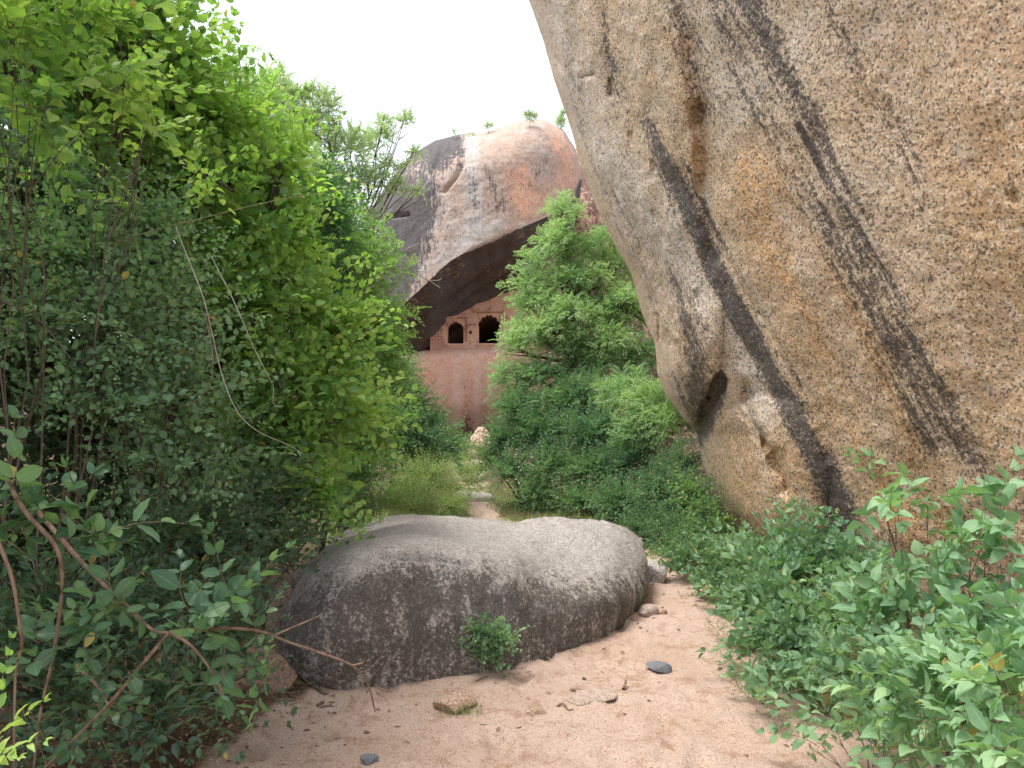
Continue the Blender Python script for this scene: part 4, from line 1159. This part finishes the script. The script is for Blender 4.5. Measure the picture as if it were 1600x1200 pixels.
def lath_ball(c, rad):
    a = np.linspace(0, 2 * math.pi, 6, endpoint=False)
    V = [(0, 0, -.5)] + [(math.cos(t), math.sin(t), 0.1) for t in a] + [(math.cos(t + .5) * .6, math.sin(t + .5) * .6, .55) for t in a] + [(0, 0, .75)]
    T = []
    for i in range(6):
        j = (i + 1) % 6
        T += [(0, 1 + j, 1 + i), (1 + i, 1 + j, 7 + i), (1 + j, 7 + j, 7 + i), (7 + i, 7 + j, 13)]
    return np.array(V) * rad + np.asarray(c), np.array(T)


def veg_right():
    G_ = 'leafy hairy-leaved plants under the leaning boulder'
    plant('leafy_shrub', 'farthest clump of grey-green leafy shrub where the path squeezes past the boulder', 'shrub', xyz(1120, 6.9),
          [(1085, 880, 7.2, .22, .25, .22, 1, .4), (1130, 870, 7.1, .26, .25, .22, 1, .55), (1165, 890, 6.5, .30, .3, .26, 1, .5), (1110, 925, 6.5, .22, .2, .16, 1, .35), (1150, 950, 6.0, .24, .25, .16, 1, .4), (1060, 895, 7.2, .1, .1, .09, 1, .3)],
          'mintsmall', 75, 41, group=G_, stem_r=.012, crown='foliage', trunk='stem', scale=1.1)
    plant('leafy_shrub', 'second clump of leafy shrub with a tall pale shoot below the black rock streak', 'shrub', xyz(1250, 5.8),
          [(1258, 805, 6.0, .05, .06, .16, 1.2, .7), (1240, 870, 5.9, .24, .25, .18, 1, .5), (1290, 880, 5.8, .24, .25, .16, 1, .35), (1200, 905, 5.8, .24, .25, .2, 1, .5), (1260, 900, 5.4, .30, .3, .22, 1, .4), (1340, 905, 5.3, .26, .25, .2, 1, .4), (1190, 945, 5.3, .26, .3, .2, 1, .4), (1230, 960, 4.9, .24, .25, .16, 1, .4)],
          'mintsmall', 78, 42, group=G_, stem_r=.012, crown='foliage', trunk='stem', scale=1.3)
    plant('leafy_shrub', 'middle clump of leafy shrub drooping over the sandy path edge', 'shrub', xyz(1290, 4.5),
          [(1230, 1000, 4.5, .22, .22, .17, 1, .55), (1290, 985, 4.5, .24, .24, .2, 1, .55), (1360, 955, 4.6, .26, .26, .22, 1, .5), (1240, 1070, 4.2, .18, .2, .13, 1, .45), (1190, 1020, 4.5, .16, .2, .12, 1, .4), (1190, 1105, 3.95, .09, .1, .07, 1, .4), (1320, 1060, 4.1, .22, .22, .17, 1, .3)],
          'mintsmall', 80, 43, group=G_, stem_r=.010, crown='foliage', trunk='stem', scale=1.2)
    plant('leafy_shrub', 'tall large-leaved shrub rising in front of the tan rock face at the right', 'shrub', xyz(1470, 3.5),
          [(1400, 805, 3.5, .09, .1, .05, .7, .4), (1450, 785, 3.5, .08, .08, .05, .7, .5), (1540, 790, 3.4, .10, .1, .05, .7, .6), (1590, 830, 3.3, .10, .1, .06, .7, .5), (1380, 765, 3.6, .02, .03, .02, 2, .6), (1455, 835, 3.5, .12, .12, .06, .5, .5), (1530, 840, 3.4, .15, .14, .06, .5, .6), (1595, 890, 3.2, .14, .14, .08, .4, .4), (1470, 900, 3.4, .16, .15, .08, .4, .5), (1390, 890, 3.6, .12, .14, .08, .6, .5),
           (1540, 975, 3.2, .18, .18, .11, .6, .5), (1440, 975, 3.4, .22, .2, .12, .8, .55), (1360, 990, 3.5, .18, .2, .14, 1, .5), (1500, 1010, 3.1, .2, .2, .12, .8, .5), (1620, 1000, 2.9, .2, .2, .16, .7, .4)],
          'mint', 50, 44, group=G_, stem_r=.009, crown='foliage', trunk='stem', smooth=True, jit=.2, scale=.85)
    plant('leafy_shrub', 'low leafy shrub with dry brown seed heads between the path and the large-leaved shrub', 'shrub', xyz(1370, 3.3),
          [(1310, 1060, 3.4, .16, .18, .12, 1, .45), (1380, 1060, 3.2, .18, .18, .13, 1, .35), (1290, 1120, 3.3, .10, .12, .08, .8, .5), (1440, 1060, 3.0, .18, .18, .14, 1, .35), (1350, 1130, 3.1, .14, .15, .1, 1, .4), (1420, 1140, 2.9, .16, .15, .12, 1, .3), (1280, 1165, 3.3, .05, .06, .04, .8, .5)],
          'mintsmall', 85, 45, group=G_, stem_r=.007, crown='foliage', trunk='stem', extra=seedheads, scale=.9)
    plant('leafy_shrub', 'nearest leafy shrub with big toothed leaves in the bottom right corner', 'shrub', xyz(1560, 2.5),
          [(1480, 1085, 2.5, .15, .14, .08, 1, .6), (1570, 1060, 2.4, .16, .14, .09, 1, .6), (1440, 1090, 2.5, .10, .12, .07, 1, .6), (1590, 1090, 2.2, .14, .14, .09, 1, .7), (1510, 1130, 2.3, .14, .13, .08, 1, .45), (1360, 1160, 2.7, .10, .1, .06, 1, .6), (1420, 1180, 2.5, .12, .12, .07, 1, .5), (1570, 1190, 2.1, .14, .13, .09, 1, .5), (1640, 1020, 2.3, .14, .14, .1, 1, .5)],
          'mint', 100, 46, group=G_, stem_r=.007, crown='foliage', trunk='stem', smooth=True, scale=.68)
    plant('wispy_herb', 'sparse wispy herb at the sandy edge below the leafy shrubs', 'plant', xyz(1150, 4.6),
          [(1140, 1010, 4.8, .12, .14, .10, .5, .4), (1150, 1060, 4.4, .10, .12, .09, .5, .4), (1120, 985, 5.1, .1, .12, .06, .4, .4), (1170, 1090, 4.2, .1, .1, .08, .5, .3)], 'herb', 260, 47, stem_r=.004, crown='foliage', trunk='stem', scale=.55)
    plant('plant', 'small dark leafy plant growing against the foot of the foreground boulder', 'plant', tuple(GP(766, 1048)),
          [(765, 1003, 4.60, .13, .08, .06, 1.9, .35), (740, 990, 4.64, .05, .05, .05, 1.3, .6), (790, 1010, 4.60, .06, .05, .05, 1.5, .6), (760, 1032, 4.6, .08, .06, .05, 1.2, .15)], 'mintsmall', 300, 48, stem_r=.004, crown='foliage', trunk='stem', scale=.62)
    plant('plant', 'small green plant tucked beside the right end of the foreground boulder', 'plant', tuple(GP(1005, 955)),
          [(1006, 935, 6.4, .05, .05, .08, 1, .4), (996, 965, 6.1, .07, .05, .03, 1, .5)], 'herb', 500, 49, stem_r=.003, crown='foliage', trunk='stem', scale=.5)


def seedheads(root, base, r):
    m = NT('dry_seed'); mat = m.done((.26, .13, .06), .9)
    for cx, cy, d, n in [(1325, 1110, 2.9, 26), (1290, 1080, 3.1, 12), (1335, 1010, 3.2, 18), (1440, 1000, 2.85, 14), (1430, 985, 2.9, 10), (1380, 905, 3.3, 10), (1500, 1125, 2.2, 8), (1445, 1130, 2.3, 8)]:
        Vs, Ts = [], []; b = 0; c0 = P(cx, cy + 25, d)
        for i in range(n):
            c = P(cx + r.normal() * 9, cy + r.normal() * 12, d)
            V, T = tube_arr([c0, (c0 + c) / 2 + [0, 0, .004], c], .0007, 3); Vs.append(V); Ts.append(T + b); b += len(V)
            V, T = lath_ball(c, r.uniform(.0025, .0045)); Vs.append(V); Ts.append(T + b); b += len(V)
        link('seed_head', make_mesh('seed_head', np.concatenate(Vs) - c0, np.concatenate(Ts), [mat]), root, tuple(c0 - base))


def vines():
    defs = [('hanging_vine', 'long pale vine stem hanging in a curve over the creeper', [(275, 355, 3.36), (290, 395, 3.28), (316, 460, 3.20), (330, 515, 3.20), (348, 590, 3.20), (372, 645, 3.20), (405, 675, 3.28), (450, 695, 3.44), (475, 710, 3.60)], .0030, M_PALEBARK),
            ('hanging_vine', 'shorter thin vine stem hanging just right of the long pale one', [(330, 400, 3.36), (365, 470, 3.28), (395, 540, 3.28), (418, 585, 3.28), (427, 605, 3.28), (427, 630, 3.28), (440, 636, 3.28)], .0020, M_PALEBARK),
            ('hanging_vine', 'thin brown vine stem looping in front of the small-leaved shrub', [(320, 490, 2.96), (332, 550, 2.88), (328, 600, 2.88), (305, 626, 2.88), (280, 634, 2.88)], .0022, M_REDSTEM),
            ('reaching_stem', 'long straight green stem crossing the upper creeper towards the sky', [(165, 385, 3.36), (230, 363, 3.44), (300, 345, 3.52), (400, 320, 3.68), (470, 306, 3.84), (560, 292, 4.00)], .0035, M_STEM),
            ('reaching_stem', 'long thin stem reaching towards the pink boulder from the creeper', [(440, 655, 5.0), (520, 645, 5.4), (600, 620, 6.0), (665, 615, 6.4), (730, 583, 7.0)], .0040, M_STEM),
            ('reaching_stem', 'long stem arching over the feathery shrub towards the cave', [(330, 500, 4.6), (430, 500, 5.0), (520, 482, 5.6), (575, 452, 6.2), (625, 410, 6.8)], .0048, M_REDSTEM),
            ('bare_branch', 'bare pale forked branch end in front of the dark overhang', [(570, 430, 9.0), (600, 415, 9.0), (628, 408, 9.0), (650, 428, 9.0), (670, 438, 9.0), (688, 450, 9.0)], .010, M_PALEBARK),
            ('bare_branch', 'dead dark branch reaching out low behind the left end of the boulder', [(470, 840, 5.6), (520, 825, 5.7), (560, 815, 5.8), (590, 780, 5.9), (598, 745, 6.0)], .007, M_BARK)]
    for nm, lab, pts, rad, mat in defs:
        q = catmull([P(*p) for p in pts], 7)
        b = q[0]
        lst = [(q, np.linspace(rad, rad * .4, len(q)))]
        if 'forked' in lab:
            lst += [(catmull([P(628, 408, 9), P(630, 430, 9), P(640, 448, 9)], 5), .005), (catmull([P(670, 438, 9), P(685, 438, 9), P(690, 434, 9)], 5), .004), (catmull([P(600, 415, 9), P(625, 395, 9), P(655, 380, 8.9)], 5), .005), (catmull([P(628, 408, 9), P(640, 420, 9), P(665, 425, 9)], 5), .0035)]
        if 'dead dark' in lab:
            lst += [(catmull([P(560, 815, 5.8), P(575, 822, 5.8), P(590, 815, 5.8)], 5), .003), (catmull([P(590, 780, 5.9), P(575, 768, 5.9), P(570, 755, 5.9)], 5), .003)]
        o = tubes_obj(nm, lst, mat, None, b, 7); o.location = b
        tag(o, lab, 'vine' if 'vine' in nm else 'branch')


def ground_bits():
    small_stone(1026, 912, .30, .32, .24, 5, M_FRONT, 'small rounded grey boulder at the bend of the path behind the big one', name='rock', cat='rock', cuts=2, attrs={'pale': .6})
    small_stone(1016, 964, .17, .12, .10, 6, M_STONE, 'fist-sized tan stone at the foot of the right end of the foreground boulder', yaw=.3, attrs={'pale': .6}, cuts=3)
    small_stone(1038, 962, .07, .05, .05, 16, M_STONE, 'reddish broken chip beside the fist-sized tan stone', yaw=.7, attrs={'dark': .3, 'orange': .8})
    small_stone(1032, 1056, .17, .12, .075, 9, M_SLATE, 'angular blue-grey stone lying alone on the sand', yaw=-.3, cuts=9, sink=.2)
    small_stone(708, 1115, .24, .20, .13, 10, M_STONE, 'half-buried tan stone with a grass tuft growing beside it', yaw=.2, cuts=3, sink=.40, attrs={'orange': .5})
    small_stone(575, 1199, .10, .07, .05, 12, M_SLATE, 'small dark stone at the bottom edge of the sand', cuts=8)
    small_stone(838, 1120, .12, .10, .04, 13, M_STONE, 'flat worn tan stone set flush in the sand', cuts=3, sink=.36, attrs={'orange': .4})
    small_stone(935, 1100, .24, .22, .030, 14, M_STONE, 'flat pale stone barely showing above the sand beside the stick', cuts=2, sink=.38, attrs={'pale': .4})
    small_stone(903, 1106, .15, .14, .028, 15, M_STONE, 'flat pale stone just left of the larger flush one', cuts=2, sink=.38, attrs={'pale': .3})
    small_stone(436, 1058, .22, .20, .74, 18, M_SLAB, 'upright brown slab leaning against the left end of the foreground boulder', name='rock', cat='rock', yaw=.5, cuts=11, tilt=(0, .10), sink=.2)
    small_stone(380, 1105, .46, .34, .30, 22, M_SLAB, 'low reddish brown rock half under the bottom left shrub', name='rock', cat='rock', yaw=.2, cuts=11, sink=.3, attrs={'orange': .7})
    # sticks and roots
    def stick(lab, pts, rad, mat=M_REDSTEM, nm='stick', side=None):
        q = catmull([GP(a, b) + np.array([0, 0, rad * .6 + h]) for a, b, h in pts], 6)
        b = q[0].copy(); lst = [(q, np.linspace(rad, rad * .6, len(q)))]
        o = tubes_obj(nm, lst, mat, None, b, 7); o.location = b; tag(o, lab, nm)
    stick('short thick brown stick beside the flat pale stones', [(892, 1080, 0), (905, 1083, .004), (919, 1083, 0)], .010)
    stick('thin curved brown stick below the flat pale stones', [(870, 1107, 0), (880, 1106, .01), (888, 1113, .0), (895, 1112, 0)], .006)
    stick('tiny upright chip of wood at the right of the flat pale stones', [(974, 1082, 0), (977, 1078, .02), (978, 1074, .03)], .010)
    stick('small stick lying in front of the little plant by the boulder', [(744, 1068, 0), (753, 1063, .004), (762, 1060, 0)], .004, M_BARK)
    stick('dark twig on the sand left of the grass tuft', [(500, 1109, 0), (510, 1107, .003), (522, 1106, 0)], .004, M_BARK)
    stick('dark twig curled at the foot of the low reddish rock', [(445, 1094, 0), (453, 1097, .01), (462, 1101, 0)], .006, M_BARK)
    stick('thin twig in the middle of the near sand', [(748, 1133, 0), (757, 1132, .003), (766, 1132, 0)], .003, M_BARK)
    for k, pts in enumerate([[(440, 1040, .10), (455, 1058, .05), (475, 1072, .02), (500, 1088, .01), (512, 1090, 0)], [(446, 1052, .06), (462, 1068, .02), (480, 1080, .01), (497, 1086, 0)], [(432, 1060, .04), (442, 1072, .01), (452, 1078, 0)]]):
        stick(['long dark root coming out between the slab and the boulder', 'second dark root lying just below the long one', 'shortest root stub beside the upright slab'][k], pts, .012 - .003 * k, M_BARK, 'root')
    # grass tuft by the half-buried stone
    def blades(name, pts, hgt, mat, label, cat, kind=None, wid=.003, lean=.5, seed=1, base=None, tint=.5):
        r = np.random.default_rng(seed); n = len(pts)
        az = r.uniform(0, 2 * math.pi, n); h = hgt * r.uniform(.4, 1.1, n); ln = lean * r.uniform(.2, 1.4, n)
        d = np.stack([np.cos(az), np.sin(az), 0 * az], -1); s = np.stack([-np.sin(az), np.cos(az), 0 * az], -1) * wid
        up = np.array([0, 0, 1.])
        a = pts; b = pts + up * h[:, None] * .55 + d * (h * ln * .3)[:, None]; c = pts + up * (h * (1 - .3 * ln))[:, None] + d * (h * ln)[:, None]
        V = np.stack([a - s, a + s, b - s * .8, b + s * .8, c], 1).reshape(-1, 3)
        k = np.arange(n)[:, None, None] * 5
        T = (np.array([(0, 1, 3), (0, 3, 2), (2, 3, 4)])[None] + k).reshape(-1, 3)
        t = np.repeat(np.clip(tint + r.normal(size=n) * .25, 0, 1), 5)
        base = pts.mean(0) if base is None else base
        o = link(name, make_mesh(name, V - base, T, [mat], attrs={'tint': t})); o.location = base
        return tag(o, label, cat, kind=kind)
    gm = leafmat('grass_blade', [(.06, .11, .03), (.13, .19, .05), (.32, .27, .13)], .6, .35)
    r = np.random.default_rng(5)
    c = GP(722, 1112)
    pts = c + np.stack([r.normal(size=170) * .055, r.normal(size=170) * .03, np.zeros(170)], -1)
    blades('grass_tuft', pts, .075, gm, 'scruffy grass tuft on the sand by the half-buried tan stone', 'grass', wid=.0016, lean=1.0)
    # grass and low weeds behind the boulder (stuff)
    n = 26000
    px = r.uniform(500, 1130, n); py = r.uniform(758, 900, n)
    X = []
    ray = cf[None] + ((px - 800) / F)[:, None] * cr + ((600 - py) / F)[:, None] * cu
    t = 1.6 / -ray[:, 2]; q = CAM + ray * t[:, None]
    q = np.concatenate([q, np.stack([r.uniform(-3.5, 3.2, 16000), r.uniform(7.5, 16, 16000), np.zeros(16000)], -1)])
    m = path_mask(q[:, 0], q[:, 1]) + .35 * vnoise(q, 2., 3, 2)
    q = q[(m > .02) & (q[:, 1] > 7.0)]
    q[:, 2] = gz(q[:, 0], q[:, 1])
    blades('grass', q, .09, leafmat('grass_pale', [(.07, .14, .035), (.15, .22, .06), (.30, .30, .12)], .6, .4), None, None, 'stuff', wid=.004, lean=.8)
    # small weeds under and around the shrubs (stuff)
    tpl, mats, L = SP['herb']
    n = 3200
    q = np.stack([r.uniform(-4, 5, n), r.uniform(2.2, 13, n), np.zeros(n)], -1)
    m = path_mask(q[:, 0], q[:, 1]) + .4 * vnoise(q, 1.7, 13, 2)
    q = q[(m > .22)]; q[:, 2] = gz(q[:, 0], q[:, 1])
    up = r.normal(size=(len(q), 3)); up[:, 2] = .5
    dr = r.normal(size=(len(q), 3)) * .7; dr[:, 2] = .8
    data = bake(tpl, q, dr, up, r.uniform(.3, .6, len(q)), r.uniform(.1, .6, len(q)))
    o = leaves_obj('low_weeds', data, mats, None); tag(o, kind='stuff')
    # gravel grains (stuff)
    n = 22000
    q = np.stack([r.uniform(-2.2, 2.4, n), 2.0 + 6 * r.uniform(size=n) ** 1.5, np.zeros(n)], -1)
    s = .0014 + .0048 * r.uniform(size=n) ** 5
    q[:, 2] = gz(q[:, 0], q[:, 1]) + s * .3
    V0, T0 = lath_ball((0, 0, 0), 1)
    a = r.uniform(0, 6.28, n); A = np.stack([np.stack([np.cos(a), -np.sin(a), 0 * a], -1), np.stack([np.sin(a), np.cos(a), 0 * a], -1), np.stack([0 * a, 0 * a, .7 + 0 * a], -1)], 1)
    V = (np.einsum('nij,vj->nvi', A, V0 * [1.2, .8, 1]) * s[:, None, None] + q[:, None]).reshape(-1, 3)
    T = (T0[None] + (np.arange(n) * len(V0))[:, None, None]).reshape(-1, 3)
    mg = NT('grit'); rp = mg.add('ShaderNodeValToRGB'); mg.l.new(mg.attr('tint'), rp.inputs[0])
    e = rp.color_ramp.elements; e[0].color = (.13, .07, .045, 1); e[1].color = (.70, .58, .50, 1); k = e.new(.35); k.color = (.40, .24, .16, 1); k = e.new(.7); k.color = (.52, .35, .26, 1)
    o = link('gravel', make_mesh('gravel', V, T, [mg.done(rp.outputs[0], .8)], attrs={'tint': np.repeat(r.uniform(size=n), len(V0))})); tag(o, kind='stuff')
    # fallen leaves and bits under the shrubs (stuff)
    n = 6500
    q = np.stack([r.uniform(-2.6, 3.4, n), 2.0 + 6 * r.uniform(size=n), np.zeros(n)], -1)
    m = path_mask(q[:, 0], q[:, 1]); q = q[(m > -.10) | ((m > -.5) & (r.uniform(size=n) < .12)) | (r.uniform(size=n) < .045)]
    q[:, 2] = gz(q[:, 0], q[:, 1]) + .004
    lt = [(lambda t: (t[0], t[1], np.zeros(len(t[1]), int), t[2], np.zeros(len(t[0]), int)))(leaf_tpl('m', 1, .5, .3, cv)) for cv in (.1, .35, -.2)]
    dr = r.normal(size=(len(q), 3)); dr[:, 2] = 0                      # blade axis is X in the leaf template
    up = r.normal(size=(len(q), 3)) * .2
    V, T, mi, ti, uv = bake([(t[0][:, [1, 2, 0]], *t[1:]) for t in lt], q, dr, up + np.array([0, 0, 1.]), r.uniform(.018, .045, len(q)), r.uniform(0, 1, len(q)))
    ml = leafmat('dead_leaf', [(.09, .045, .025), (.20, .11, .06), (.34, .22, .13)], .8, .1)
    o = link('leaf_litter', make_mesh('leaf_litter', V, T, [ml], attrs={'tint': ti})); tag(o, kind='stuff')


veg_left(); veg_centre(); veg_right(); vines(); ground_bits()
# ------------------------------------------------------------------ camera, sky, sun
cam = bpy.data.cameras.new('camera'); co = bpy.data.objects.new('camera', cam); col.objects.link(co)
co.location = CAM; co.rotation_euler = (R(90) + PITCH, 0, 0)
cam.sensor_width = 36; cam.lens = 27; cam.clip_end = 3000; cam.clip_start = .05
scene.camera = co
w = bpy.data.worlds.new('World'); scene.world = w; w.use_nodes = True
nt = w.node_tree; bg = nt.nodes['Background']
sky = nt.nodes.new('ShaderNodeTexSky'); sky.sky_type = 'NISHITA'; sky.sun_disc = False
SUN_EL, SUN_AZ = R(70), R(-100)          # azimuth from +Y towards +X
sky.sun_elevation = SUN_EL; sky.sun_rotation = SUN_AZ; sky.dust_density = 1.5; sky.air_density = 1.0
hs = nt.nodes.new('ShaderNodeHueSaturation'); hs.inputs['Saturation'].default_value = .30
nt.links.new(sky.outputs[0], hs.inputs['Color']); nt.links.new(hs.outputs[0], bg.inputs[0])
bg.inputs[1].default_value = .15
sl = bpy.data.lights.new('sun', 'SUN'); sl.energy = 1.4; sl.angle = R(22); sl.color = (1, .96, .9)
so = bpy.data.objects.new('sun', sl); col.objects.link(so)
d = Vector((math.sin(SUN_AZ) * math.cos(SUN_EL), math.cos(SUN_AZ) * math.cos(SUN_EL), math.sin(SUN_EL)))
so.rotation_euler = d.to_track_quat('Z', 'Y').to_euler(); so.location = d * 60
scene.view_settings.view_transform = 'Standard'; scene.view_settings.look = 'None'; scene.view_settings.gamma = 1
scene.view_settings.exposure = EXPOSURE
scene.render.engine = 'CYCLES'
scene.cycles.max_bounces = 7; scene.cycles.diffuse_bounces = 4; scene.cycles.transmission_bounces = 4; scene.cycles.glossy_bounces = 2
scene.cycles.caustics_reflective = False; scene.cycles.caustics_refractive = False
